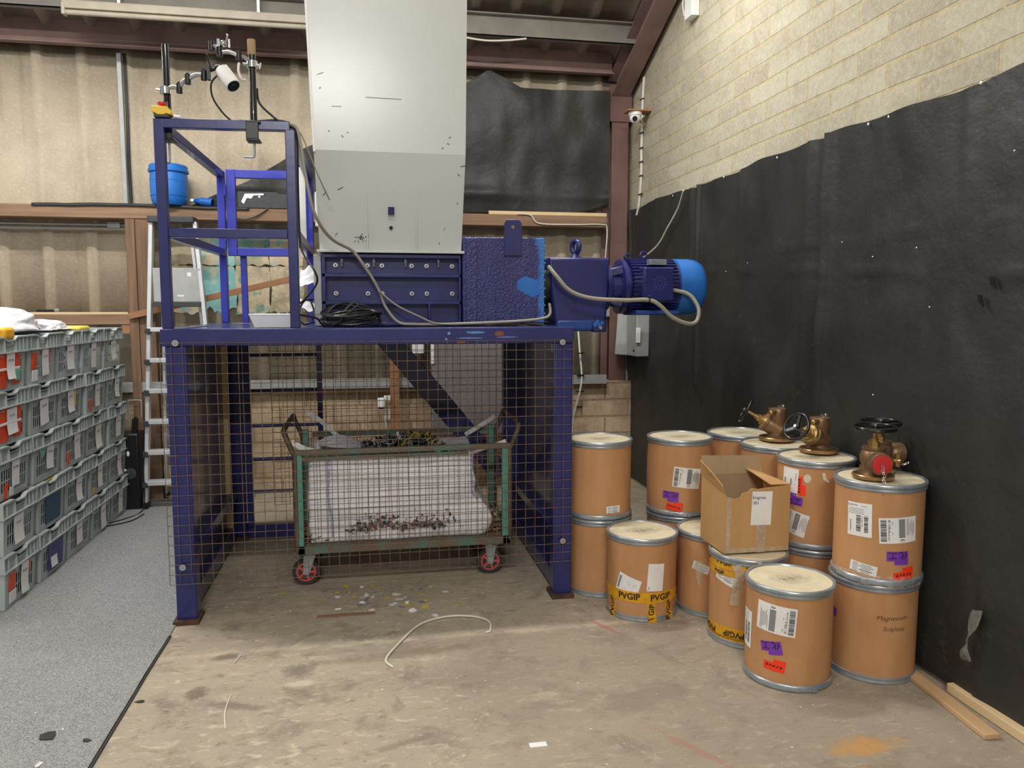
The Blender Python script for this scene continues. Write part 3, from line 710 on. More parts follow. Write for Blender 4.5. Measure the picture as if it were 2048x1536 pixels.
ink.build('scratch_marks', M['inkgrey'], lambda u,v,l: Vector((u,4.36+(v-2.462)/(3.8-2.462)*(4.34-4.36)-.0075,v)), 0, hopper)
# right side block with lifting lug
sb = MB().box((.535,Yf,ZT+.012),(1.028,5.42,2.026)).build('side_block', M['blueblock'], sh, .006)
MB().box((.555,Yf-.006,ZT+.02),(.62,Yf+.002,2.02)).build('weld_strip', M['bluerough'], sb, .003)
mb = MB()
lug = [(.782,1.918),(.884,1.918),(.886,2.105),(.872,2.127),(.797,2.127),(.783,2.105)]
mb.prism([(x,z) for x,z in lug], 0, .014, Matrix.Translation((0,Yf-.0,0)) @ Matrix.Rotation(PI/2,4,'X'))
lg = mb.build('lifting_lug', M['blue'], sb, .002)
MB().lathe([(.019,0),(.019,.003),(.010,.003),(.010,0)],(.833,Yf-.013,2.085),(0,-1,0),20,False).build('eye_hole_ring', M['blue'], lg)
MB().cyl((.833,Yf-.0135,2.085),(.833,Yf-.015,2.085),.0125,18).build('eye_hole', M['timber'], lg)
for x in (.665,.862):
    MB().hexa([(x-.006,Yf-.03,ZT+.004),(x+.006,Yf-.03,ZT+.004),(x+.006,Yf+.0,ZT+.004),(x-.006,Yf+.0,ZT+.004),(x-.006,Yf-.006,ZT+.095),(x+.006,Yf-.006,ZT+.095),(x+.006,Yf,ZT+.095),(x-.006,Yf,ZT+.095)]).build('gusset', M['blue'], sb)
patch = [(.865,1.775),(.905,1.80),(1.0,1.775),(1.0,1.70),(.955,1.675),(.86,1.725)]
MB().prism(patch, 0, .0015, Matrix.Translation((0,Yf,0)) @ Matrix.Rotation(PI/2,4,'X')).build('paint_patch', M['bluelight'], sb)
for k in range(9):
    MB().cyl((1.028,Yf+.02,1.58+k*.05),(1.036,Yf+.02,1.58+k*.05),.006,8).build('bolt', M['zinc'], sb)
# gearbox
Yg = 4.55
gb = MB().hexa([(1.10,Yg,1.52),(1.43,Yg,1.52),(1.43,4.90,1.52),(1.10,4.90,1.52),(1.062,Yg,1.918),(1.448,Yg,1.918),(1.448,4.90,1.918),(1.062,4.90,1.918)]).build('gearbox', M['blue'], sh, .016)
MB().cyl((1.0,4.72,1.74),(1.10,4.72,1.74),.13,28).build('shaft_housing', M['black'], gb)
mb = MB(); mb.box((1.11,Yg-.004,1.472),(1.43,4.9,1.55)); mb.build('base_foot', M['bluemid'], gb, .02)
MB().box((1.335,Yg-.014,1.466),(1.428,Yg+.06,1.535)).build('foot_pad', M['blue'], gb, .012)
for x,z,r in ((1.352,1.512,.013),(1.366,1.532,.012),(1.38,1.514,.011),(1.395,1.522,.011)):
    MB().cyl((x,Yg-.0135,z),(x,Yg-.0155,z),r,9).build('paint_chip', M['bluelight'], gb)
MB().cyl((1.384,Yg-.012,1.494),(1.384,Yg-.026,1.494),.011,6).build('bolt', M['zinc'], gb)
for z in (1.655,1.61): MB().lathe([(.014,0),(.014,.006),(.008,.006),(.008,.003)],(1.225,Yg,z),(0,-1,0),16).build('plug', M['blue'], gb)
mb = MB(); mb.lathe([(.045,0),(.03,.02),(.022,.035)],(1.275,4.72,1.918),(0,0,1),16); mb.torus((1.275,4.72,1.993),(1,.35,0),.038,.016,24,10)
mb.build('lifting_eye', M['blue'], gb)
# motor
mo_y, mo_z, mr = 4.72, 1.748, .172
mt = MB().lathe([(.14,0),(.14,.02),(.165,.03),(.165,.36),(.15,.37)],(1.58,mo_y,mo_z),(1,0,0),44).build('motor', M['blue'], sh)
mb = MB()
mb.lathe([(.155,0),(.150,.03),(.11,.05),(.11,.10),(.165,.105),(.172,.108),(.172,.135)],(1.445,mo_y,mo_z),(1,0,0),40); mb.build('flange_housing', M['blue'], mt)
for a in range(4):
    an = PI/4+a*PI/2; MB().bar((1.455,mo_y+.11*math.cos(an),mo_z+.11*math.sin(an)),(1.555,mo_y+.145*math.cos(an),mo_z+.145*math.sin(an)),.03,.05).build('flange_web', M['blue'], mt, .006)
mb = MB()
for k in range(44):
    an = 2*PI*k/44
    if abs((an-(-PI/2+2*PI)+PI)%(2*PI)-PI) < .5: pass
    c, s_ = math.cos(an), math.sin(an)
    mb.bar((1.60,mo_y+.166*c,mo_z+.166*s_),(1.90,mo_y+.166*c,mo_z+.166*s_),.006,.026,(0,c,s_))
mb.build('cooling_fins', M['blue'], mt)
mb = MB(); mb.lathe([(.172,0),(.178,.004),(.178,.10),(.172,.14),(.155,.172),(.12,.190),(.05,.196)],(1.915,mo_y,mo_z),(1,0,0),48)
fc = mb.build('fan_cover', M['bluelight'], mt)
MB().box((1.645,4.50,1.655),(1.84,4.60,1.862)).build('terminal_box', M['blue'], mt, .008)
tb = mt.children[-1]
MB().box((1.65,4.488,1.66),(1.835,4.50,1.857)).build('terminal_lid', M['blue'], tb, .004)
ink = Ink()
for k in range(13):
    a = 2*PI*k/13
    ink.add(stroke2d([(.030*math.cos(a),.030*math.sin(a)),(.046*math.cos(a+.25),.046*math.sin(a+.25))], .005))
for k in range(7):
    a = 2*PI*k/7+.4; ink.add(stroke2d([(.014*math.cos(a),.014*math.sin(a)),(.02*math.cos(a+.8),.02*math.sin(a+.8))], .004))
ink.build('lightened_emblem', M['blueemb'], lambda u,v,l: Vector((1.745+u,4.4865,1.765+v)), 0, tb)  # flat emblem, its relief painted in lighter navy
for x in (1.66,1.825):
    for z in (1.67,1.847): MB().cyl((x,4.488,z),(x,4.483,z),.006,8).build('screw', M['blue'], tb)
MB().cyl((1.84,4.54,1.725),(1.868,4.54,1.722),.012,14).build('cable_gland', M['cablegrey'], tb)
MB().box((1.62,4.55,1.575),(1.90,4.74,1.60)).build('motor_foot', M['bluemid'], mt, .004)
MB().box((1.70,4.545,1.878),(1.81,4.60,1.912)).build('nameplate', M['zinc'], mt, .002)
npl = mt.children[-1]
ink = Ink()
for k in range(4): ink.add(rect2d(0,.010-k*.007,.09-.01*k,.0025))
ink.build('plate_print', M['inkgrey'], lambda u,v,l: Vector((1.755+u,4.5445,1.896+v)), 0, npl)
mb = MB(); mb.torus((1.72,mo_y,mo_z+.20),(0,1,0),.02,.007,18,8); mb.cyl((1.72,mo_y,mo_z+.16),(1.72,mo_y,mo_z+.185),.012,10); mb.build('eye_bolt', M['blue'], mt)
MB().torus((1.62,mo_y+.02,mo_z+.19),(0,1,.0),.018,.007,18,8).build('eye_bolt', M['blue'], mt)
# ---------------------------------------------------------------- fibre drums
DR, DH = .184, .438
def shipping(w, h):
    """address label: bar code, code digits, grey dense block, text lines (drawn upright, rotate as needed)"""
    k, g = Ink(), Ink(); r2 = random.Random(3)
    y = h/2-.012
    x = -w/2+.008
    while x < w/2-.008:
        bw = r2.choice((.0012,.002,.003)); k.add(rect2d(x+bw/2, -h/2+.018, bw, .022)); x += bw+r2.choice((.0012,.0018,.0025))
    k.add(text2d('B1 OBLA', .014), (-w*.18,-h/2+.040)); k.add(text2d('8146 7302', .008), (w*.22,-h/2+.038)); k.add(text2d('TRK#', .006), (-w*.3,-h/2+.052)); k.add(text2d('7741', .006), (w*.1,-h/2+.052))
    g.add(rect2d(-.008, .012, w-.03, .026, 10)); k.add(text2d('E', .024), (w/2-.012, .012))
    for i in range(6): g.add(rect2d(-w*.1+r2.uniform(-.01,.01), .034+i*.0065, w*r2.uniform(.4,.72), .0022, 8))
    return k, g
def waybill(w, h):
    k, g = Ink(), Ink(); r2 = random.Random(5)
    k.add(text2d('GLJOB AG', .010), (-w*.28,h/2-.012)); g.add(text2d('2244052', .007), (w*.18,h/2-.013))
    for i in range(4): g.add(rect2d(-w*.12, h/2-.026-i*.007, w*r2.uniform(.45,.7), .0016, 6))
    for cx, cw in ((w*.28,.016),(-w*.02,.020)):
        y = -h/2+.022
        while y < h/2-.055:
            b = r2.choice((.0014,.0022,.0034)); k.add(rect2d(cx, y, cw, b, 2)); y += b+r2.choice((.0016,.0024,.003))
    k.add(text2d('7841 2203 56', .008), (w*.13,-.008), PI/2); g.add(rect2d(-w*.36,-h*.2,.004,.05))
    return k, g
def minilabel(w, h):
    k, g = Ink(), Ink(); r2 = random.Random(8)
    for i in range(5):
        g.add(rect2d(-w*.30, h/2-.007-i*.008, w*.22, .0028, 2)); (k if i == 3 else g).add(rect2d(.1*w, h/2-.007-i*.008, w*r2.uniform(.3,.55), .0028, 3))
    return k, g
def hua_gong(s=1.):
    """two brushed characters"""
    k = Ink()
    for st in ([(-.030,.014),(-.042,-.004)],[(-.036,.006),(-.036,-.018)],[(-.010,.010),(-.026,-.006)],[(-.022,.016),(-.022,-.010),(-.018,-.016),(-.008,-.016),(-.006,-.010)],
               [(.008,.012),(.038,.012)],[(.023,.012),(.023,-.014)],[(.005,-.014),(.041,-.014)]):
        k.add(stroke2d([(x*s,y*s) for x,y in st], .0038*s))
    return k
def scribble(n=5):
    k = Ink(); r2 = random.Random(11)
    for i in range(n):
        x = -.030+i*.015
        for _ in range(5):
            a = (x+r2.uniform(-.004,.004), r2.uniform(-.006,.006)); k.add(stroke2d([a,(x+r2.uniform(-.005,.005), r2.uniform(-.006,.006))], .0024))
    return k
def stick(parent, f, name, w, h, at, rot, mat, inks=(), lift=.0012, shape=None, label=None):
    s = Ink()
    if shape: 
        for q in shape: s.add(rect2d(*q, 8))
    else: s.add(rect2d(0,0,w,h,max(2,int(w/.008))))
    # subdivided along v as well so that turned labels hug the drum
    V, F = [], []
    if not shape:
        nu, nv = max(3,int(w/.012)), max(3,int(h/.012))
        V = [(-w/2+w*i/nu, -h/2+h*j/nv) for i in range(nu+1) for j in range(nv+1)]
        F = [(i*(nv+1)+j,(i+1)*(nv+1)+j,(i+1)*(nv+1)+j+1,i*(nv+1)+j+1) for i in range(nu) for j in range(nv)]
        s.V, s.F = V, F
    o = s.build(name, mat, f, lift, parent, at, rot)
    if label: o['label'] = label
    for nm, ik, m in inks: ik.build(nm, m, f, lift+.0008, o, at, rot)
    return o
NICK = {}
def make_drum(x, y, z, label, flip=False, bulge=0., zlid=None, latch=None):
    r = thing('fibre_drum', label, 'drum', (x,y,z), 'fibre drums by the black sheet')
    a0 = math.atan2(-y, -x)
    b = MB()
    prof = [(DR-.004,.010)]+[(DR-.003+bulge*math.sin(PI*k/10), .02+(DH-.04)*k/10) for k in range(11)]+[(DR-.004,DH-.008)]
    b.lathe(prof, (x,y,z), (0,0,1), 64); body = b.build('body', M['kraft'], r, angle=60)
    b = MB()
    lo = [(DR-.003,.0),(DR+.003,.003),(DR+.0045,.008),(DR+.0045,.024),(DR+.002,.028),(DR-.002,.030)] if flip else [(DR-.003,0),(DR+.003,.002),(DR+.004,.008),(DR+.001,.013),(DR+.001,.017),(DR+.003,.021),(DR+.002,.027),(DR-.003,.029)]
    b.lathe(lo, (x,y,z), (0,0,1), 64, caps=False); b.build('bottom_rim', M['zinc'], r, angle=50)
    b = MB()
    hi = [(DR-.003,DH-.036),(DR+.001,DH-.034),(DR+.003,DH-.030),(DR+.001,DH-.025),(DR+.0005,DH-.021),(DR+.005,DH-.017),(DR+.006,DH-.011),(DR+.005,DH-.003),(DR+.001,DH),(DR-.007,DH-.001),(DR-.010,DH-.007)]
    b.lathe(hi, (x,y,z), (0,0,1), 64, caps=False); b.build('top_rim', M['zinc'], r, angle=50)
    ld = MB()
    ld.lathe([(DR-.009,DH-.007),(.12,DH-.0055),(.06,DH-.007),(.02,DH-.0075)], (x,y,z), (0,0,1), 64)
    o = ld.build('lid', M['lid'], r, angle=60)
    if latch is not None:
        a = a0+latch; f = cyl_map((x,y,z+.014), DR+.004, a)
        m = MB()
        for u0,u1,l in ((-.045,.03,.004),(.03,.05,.010)):
            P = [f(u,v,l_) for l_ in (0,l) for u,v in ((u0,-.010),(u1,-.010),(u1,.010),(u0,.010))]; m.hexa(P)
        m.build('clamp_latch', M['zinc'], r, .001)
    return r, body, cyl_map((x,y,z), DR-.003+bulge*.9, a0)
LP = lambda: shipping(.115,.125)
def address(parent, f, u, v, rot, w=.10, h=.125, name='address_label'):
    k, g = shipping(w,h); return stick(parent, f, name, w, h, (u,v), rot, M['paper'], (('print',k,M['ink']),('print_lines',g,M['inkgrey'])), label='white address label')
def purple(parent, f, u, v, rot):
    return stick(parent, f, 'purple_label', .1, .05, (u,v), rot, M['purple'], (('brushed_characters',hua_gong(.92),M['ink']),), shape=((0,.002,.092,.042),(-.016,.019,.060,.040)), label='purple handwritten label')
def redl(parent, f, u, v, rot):
    return stick(parent, f, 'red_label', .1, .05, (u,v), rot, M['redlabel'], (('brushed_characters',scribble(),M['ink']),), shape=((0,.004,.090,.036),(-.022,-.016,.052,.030)), label='bright red handwritten label')
def small(parent, f, u, v, rot, w=.082, h=.040):
    k, g = minilabel(w,h); return stick(parent, f, 'goods_label', w, h, (u,v), rot, M['paper'], (('print',k,M['ink']),('print_lines',g,M['inkgrey'])), label='small white goods label')
def way(parent, f, u, v, rot, w=.10, h=.135):
    k, g = waybill(w,h); return stick(parent, f, 'waybill', w, h, (u,v), rot, M['paper'], (('print',k,M['ink']),('print_lines',g,M['inkgrey'])), label='white waybill')
def tapering(parent, f, v, w, u0, u1, text_rot=0, size=.038, wave=.0, name='printed_tape', step=.155, ph=0.):
    """strip of yellow tape along the drum with repeated lettering"""
    n = 40; s = Ink(); V, F = [], []
    for i in range(n+1):
        u = u0+(u1-u0)*i/n; c = v+wave*math.sin(u*7)
        V += [(u,c-w/2),(u,c+w/2)]
    F = [(2*i,2*i+2,2*i+3,2*i+1) for i in range(n)]; s.V, s.F = V, F
    o = s.build(name, M['tape'], f, .0016, parent); o['label'] = 'yellow printed tape'
    k = Ink(); u = u0+.06+ph
    while u < u1-.05:
        k.add(text2d('PVGIP', size), (u, v+wave*math.sin(u*7)), text_rot); u += step
    k.build('lettering', M['ink'], f, .0026, o); return o
Z2 = DH+.002
# A: pair beside the right leg of the machine
dAl, b1, fA0 = make_drum(1.282,4.185,0,'kraft drum standing on the floor right beside the blue machine leg, under another drum')
dA, b1, fA = make_drum(1.280,4.185,Z2,'kraft drum with one tiny white label, stacked beside the blue machine leg', True)
small(b1, fA, .085, .062, .02)
# B: single drum wrapped in printed tape
dB, b1, fB = make_drum(1.412,3.818,0,'kraft drum with stained lid and PVGIP tape around its foot, one drum high')
stick(b1, fB, 'white_label', .088, .145, (.075,.235), -.06, M['paper'], (('print', Ink().add(stroke2d([(-.04,-.066),(-.032,-.06),(-.036,-.052),(-.03,-.05)],.002)), M['ink']),), label='large blank white label')
k, g = shipping(.105,.105)
stick(b1, fB, 'address_label', .125, .10, (-.072,.185), -.3, M['paper'], (('print', Ink().add(rect2d(-.05,.0,.012,.07)), M['inkgrey']), ('print_lines', Ink().add(rect2d(.02,.02,.05,.002)).add(rect2d(.02,.01,.04,.002)).add(rect2d(.01,-.02,.05,.002)), M['inkgrey'])), label='creased white address label')
tapering(b1, fB, .128, .056, -.27, .27, .04, .046, .0, ph=.145, step=.172)
fB2 = lambda u,v,l: fB(u,v,l+(.0072 if v < .034 else 0))
for u in (-.165,.060,.165):
    V = [(u-.022,.0),(u+.022,.0),(u-.024,.032),(u+.02,.032),(u-.03,.11),(u+.014,.11)]
    s = Ink(); rows = [0,.01,.02,.032,.035,.04,.06,.08,.10]; nn = 6
    s.V = [((lambda l_,r_: l_+(r_-l_)*i/nn)(u-.022-.08*v_ if v_ > .03 else u-.022, u+.022-.08*v_ if v_ > .03 else u+.022), v_) for v_ in rows for i in range(nn+1)]
    s.F = [(j*(nn+1)+i, j*(nn+1)+i+1, (j+1)*(nn+1)+i+1, (j+1)*(nn+1)+i) for j in range(len(rows)-1) for i in range(nn)]
    o = s.build('printed_tape', M['tape'], fB2, .0012, b1); o['label'] = 'yellow printed tape'
    Ink().add(text2d('PVGIP' if u != .06 else 'VGIP', .040), (u-.005,.052), PI/2-.08 if u > -.1 else PI/2+.1).build('lettering', M['ink'], fB2, .002, o)
# C: drum half hidden by the carton
dC, b1, fC = make_drum(1.80,3.79,0,'kraft drum with torn clear tape and a white label, half hidden behind the carton')
small(b1, fC, -.055, .265, -.25, .09, .045)
s = Ink(); s.V, s.F = [(-.08,.30),(-.045,.30),(-.078,.22),(-.05,.215),(-.066,.17),(-.055,.165)], [(0,1,3,2),(2,3,5,4)]
s.build('clear_tape', M['ptape'], fC, .003, b1)
# D: back stack with labels facing the aisle
dDl, b1, f = make_drum(1.765,4.175,0,'kraft drum on the floor at the back, under the drum with purple and red labels')
dD, b1, fD = make_drum(1.763,4.172,Z2,'bulging kraft drum with address, purple and red labels stacked left of the carton', True, .006, latch=.1)
address(b1, fD, .045, .225, -PI/2-.1, .115,.155); purple(b1, fD, -.045, .125, PI-.06); redl(b1, fD, -.025, .058, PI-.22)
# E, F: rear drums by the wall
dEl, b1, f = make_drum(2.168,4.235,0,'kraft drum on the floor farthest back by the sheet')
dE, b1, f = make_drum(2.168,4.235,Z2,'kraft drum with bare lid farthest back against the black sheet', True)
dFl, b1, f = make_drum(2.19,3.855,0,'kraft drum on the floor under the drum carrying the rearmost valve')
dF, b1, f = make_drum(2.19,3.855,Z2,'kraft drum carrying the rearmost gunmetal valve on its lid', True)
# G: drum wrapped in film under the oblique valve
dGl, b1, f = make_drum(2.197,3.474,0,'kraft drum on the floor behind the carton, under the film wrapped drum')
dG, b1, fG = make_drum(2.197,3.474,Z2,'kraft drum with film around its rim, carrying the valve beside the carton', True)
stick(b1, fG, 'waybill', .092, .135, (-.125,.325), -.03, M['paper'], (('print', Ink().add(rect2d(-.012,.0,.046,.030)).add(text2d('BLJOB AG',.008),(.034,.028),-PI/2), M['inkgrey']),), label='white waybill')
redl(b1, fG, -.072, .312, PI/2); purple(b1, fG, -.10, .232, -.05)
address(b1, fG, -.095, .125, -PI/2-.22, .115, .135)
mb = MB()
mb.grid(lambda u,v: fG(-.24+.48*u, DH-.03+.035*v, .006+.003*noise.noise(Vector((u*30,v*3,2)))), 60, 4)
mb.build('clear_film', M['film'], dG)
for c0,c1 in ((-.035,.02),(.01,-.02)):
    V = [(c0+.018*math.cos(t),.352+.022*math.sin(t)) for t in [k*PI/5 for k in range(10)]] if c1 > 0 else [(.03,.385),(.045,.385),(.036,.352),(.05,.358),(.062,.336),(.066,.345)]
    s = Ink(); s.V, s.F = (V, [tuple(range(10))]) if c1 > 0 else (V, [(0,1,3,2),(2,3,5,4)])
    s.build('glue_residue', M['cleartape'], fG, .0016, b1)
# H: front stack by the wall
dHl, b1, fHl = make_drum(2.205,3.0,0,'kraft drum with two handwritten brown words, under the labelled drum by the wall')
k = Ink()
k.add(text2d('Magnesium', .030), (0,.02), -.02).add(text2d('Sulphate', .028), (.006,-.028), -.05); k.build('handwriting', M['pen'], fHl, .0012, b1, (.085,.275), .05)
stick(b1, fHl, 'purple_label', .03, .04, (-.178,.265), -.15, M['purple'], label='edge of a purple label')
dH, b1, fH = make_drum(2.202,2.985,Z2,'kraft drum covered in labels carrying the two hand wheel valves by the wall', True, latch=-.45)
way(b1, fH, -.075, .275, .03, .105, .145); address(b1, fH, .085, .245, -PI/2+.07, .11, .16)
purple(b1, fH, .085, .135, PI+.02); small(b1, fH, -.05, .066, -.12, .112, .044); redl(b1, fH, .115, .052, PI+.12)
mb = MB(); mb.grid(lambda u,v: fH(-.24+.48*u, -.004+.05*v, .0065+.004*noise.noise(Vector((u*34,v*3,4)))), 60, 4); mb.build('clear_film', M['film'], dH)
# I: foremost drum
dI, b1, fI = make_drum(1.797,3.005,0,'foremost kraft drum with clean cream lid, address, purple and red labels, one drum high', True, latch=.42)
address(b1, fI, -.052, .305, PI/2-.06, .125, .17); purple(b1, fI, -.068, .185, PI+.20); redl(b1, fI, -.052, .100, PI-.06)
way(b1, fI, -.225, .215, -.02, .10, .165)
# J: taped drum under the carton
dJ, b1, fJ = make_drum(1.811,3.412,0,'kraft drum banded top and bottom with yellow PVGIP tape, under the open carton')
tapering(b1, fJ, .405, .062, -.36, .36, 0, .036, .004, ph=.03); tapering(b1, fJ, .065, .058, -.36, .36, PI, .040, .005, ph=.09); tapering(b1, fJ, .02, .05, -.36, .36, PI, .036, .003, ph=.02)
tapering(b1, fJ, .355, .03, -.36, .36, 0, .024, .004, 'printed_tape')
small(b1, fJ, -.105, .328, -.28, .115, .052)
for pts in (((-.045,.41,.012),(-.03,.36,.018),(-.045,.29,.006),(-.055,.21,.010)),):
    mb = MB(); mb.ribbon([fJ(u,v,l) for u,v,l in pts], .045, .001, (1,-.3,0)); mb.build('clear_tape', M['ptape'], dJ)
for u in (.055,.115):
    mb = MB(); mb.grid(lambda a,b_,u=u: fJ(u-.045+.07*a, .385+.055*b_*(1-abs(a-.5)), .010+.02*noise.noise(Vector((a*4,b_*4,u*40)))), 6, 5); mb.build('clear_tape', M['ptape'], dJ)

# ---------------------------------------------------------------- open carton on drum J
zb = DH+.004
BX0, BX1, BY0, BY1, BH = 1.652, 1.985, 3.345, 3.615, .325
bx = thing('cardboard_carton', 'torn open cardboard carton with a white sheet reading Enigmas 001, on the taped drum', 'box', (1.82,3.48,zb))
th = .004
def wall(name, P, lab=None, mat='card'):
    mb = MB(); vs = [mb.bm.verts.new(p) for p in P]; mb.bm.faces.new(vs)
    return mb.build(name, [M[mat]], bx, solid=th, smooth=False)
H1 = zb+BH
MB().box((BX0,BY0,zb),(BX1,BY1,zb+th)).build('base', M['card'], bx)
# front panel with a torn top edge
top = [(BX1,H1-.002),(BX0+.20,H1-.012),(BX0+.165,H1-.016),(BX0+.135,H1-.010),(BX0+.11,H1-.028),(BX0+.085,H1-.032),(BX0+.075,H1-.052),(BX0+.05,H1-.060),(BX0+.022,H1-.052),(BX0,H1-.045)]
wall('front_panel', [(BX0,BY0,zb),(BX1,BY0,zb)]+[(x,BY0,z) for x,z in top])
fp = bx.children[-1]
wall('back_panel', [(BX0,BY1,zb),(BX1,BY1,zb),(BX1,BY1,H1),(BX0,BY1,H1)], mat='cardin')
wall('side_panel', [(BX0,BY0,zb),(BX0,BY1,zb),(BX0,BY1,H1),(BX0,BY0,H1-.04)])
wall('side_panel', [(BX1,BY0,zb),(BX1,BY1,zb),(BX1,BY1,H1),(BX1,BY0,H1)])
wall('flap', [(BX0,BY0+.02,H1-.04),(BX0,BY1,H1),(BX0-.015,BY1-.01,H1+.08),(BX0-.03,BY0+.10,H1+.055),(BX0-.012,BY0+.01,H1+.005)])
wall('flap', [(BX0+.002,BY1,H1),(BX1-.002,BY1,H1),(BX1-.01,BY1+.03,H1+.085),(BX0+.01,BY1+.035,H1+.095)], mat='cardin')
wall('flap', [(BX1,BY0+.005,H1),(BX1,BY1,H1),(BX1-.10,BY1-.01,H1+.030),(BX1-.085,BY0+.03,H1-.005)])
fm = lambda u,v,l: Vector((u, BY0-th/2-l, v))
s = stick(bx, fm, 'printed_sheet', .105, .165, (BX0+.185,zb+.215), -.03, M['paper'], (('lettering', Ink().add(text2d('Enigmas',.021),(-.016,.052)).add(text2d('001',.021),(-.030,.026)), M['ink']),), .0012)
s['label'] = 'white sheet reading Enigmas 001'
s = stick(bx, fm, 'clear_tape', .05, .14, (BX0+.185,zb+.068), 0, M['ptape'], (), .0008)
s = Ink().add(rect2d(BX0+.016,zb+.14,.022,.27)).build('clear_tape', M['ptape'], fm, .0008, bx)
Ink().add(rect2d((BX0+BX1)/2,zb+.012,BX1-BX0,.022)).build('clear_tape', M['ptape'], fm, .001, bx)

# ---------------------------------------------------------------- gunmetal valves
def handwheel(parent, c, n, R=.062, name='hand_wheel', flat=False):
    n = Vector(n).normalized(); c = Vector(c)
    a = Vector((0,0,1)) if abs(n.z) < .9 else Vector((1,0,0)); e1 = n.cross(a).normalized(); e2 = n.cross(e1)
    m = MB(); m.torus(c, n, R, .0075 if not flat else .006, 36, 10)
    if flat: m.torus(c-n*.006, n, R, .006, 36, 10)
    for k in range(3):
        an = 2*PI*k/3+.5; d = e1*math.cos(an)+e2*math.sin(an); m.bar(c+d*.008-n*.004, c+d*(R-.004), .012, .008, n)
    m.cyl(c-n*.012, c+n*.006, .013, 18)
    w = m.build(name, M['blackgloss'], parent)
    MB().cyl(c+n*.006, c+n*.014, .0075, 6).build('wheel_nut', M['steel'], w)
    return w
def flange_(parent, x, y, z, R=.085, t=.018):
    m = MB(); m.lathe([(R-.003,0),(R,.003),(R,t-.003),(R-.003,t),(.045,t)], (x,y,z), (0,0,1), 48)
    fl = m.build('flange', M['bronzeflange'], parent)
    for k in range(4):
        a = PI/4+k*PI/2+.3; MB().cyl((x+R*.78*math.cos(a),y+R*.78*math.sin(a),z+t),(x+R*.78*math.cos(a),y+R*.78*math.sin(a),z+t+.0008),.008,16).build('bolt_hole', M['black'], fl)
    return fl
def oblique_valve(x, y, z, az, label, wr=.058, tilt=32):
    r = thing('landing_valve', label, 'valve', (x,y,z), 'gunmetal valves on the drums')
    flange_(r, x, y, z, .088)
    m = MB(); m.lathe([(.056,.015),(.045,.024),(.042,.04),(.043,.10),(.0455,.104),(.0455,.158),(.043,.162),(.02,.162)], (x,y,z), (0,0,1), 36)
    body = m.build('body', M['bronze'], r)
    d = Vector((math.cos(az)*math.cos(math.radians(tilt)), math.sin(az)*math.cos(math.radians(tilt)), math.sin(math.radians(tilt))))
    c0 = Vector((x,y,z+.058))
    m = MB(); m.lathe([(.046,-.02),(.047,.02),(.046,.052),(.05,.056),(.05,.066),(.044,.070)], c0, d, 32); m.build('bonnet_chamber', M['bronze'], r)
    m = MB(); m.lathe([(.046,.066),(.043,.082),(.028,.084),(.028,.092)], c0, d, 24); m.cyl(c0+d*.092, c0+d*.110, .020, 6); m.cyl(c0+d*.110, c0+d*.125, .013, 14)
    m.build('bonnet', M['brass'], r)
    MB().cyl(c0+d*.12, c0+d*.178, .008, 12).build('stem', M['brass'], r)
    handwheel(r, c0+d*.178, d, wr)
    m = MB(); m.cyl((x-.03,y-.03,z+.146),(x-.058,y-.045,z+.146),.012,12); m.sphere((x-.06,y-.046,z+.146),.014,10); m.build('chain_lug', M['brass'], r)
    m = MB()
    for k in range(9): m.torus((x+.01+.006*k-.02,y-.02+.004*k,z+.165+.009*math.sin(k*1.1)),(math.sin(k*1.7),math.cos(k*1.7),.3),.006,.0016,10,6)
    m.build('chain', M['chrome'], r); r.scale = (1.1,1.1,1.1); return r
oblique_valve(2.235,3.925,2*DH+.003, 2.68, 'gunmetal oblique valve with side facing black wheel, rearmost on the drums', .062, 30)
oblique_valve(2.265,3.56,2*DH+.003, PI+.36, 'gunmetal oblique valve whose black wheel faces the photographer, on the film wrapped drum', .062, 24)
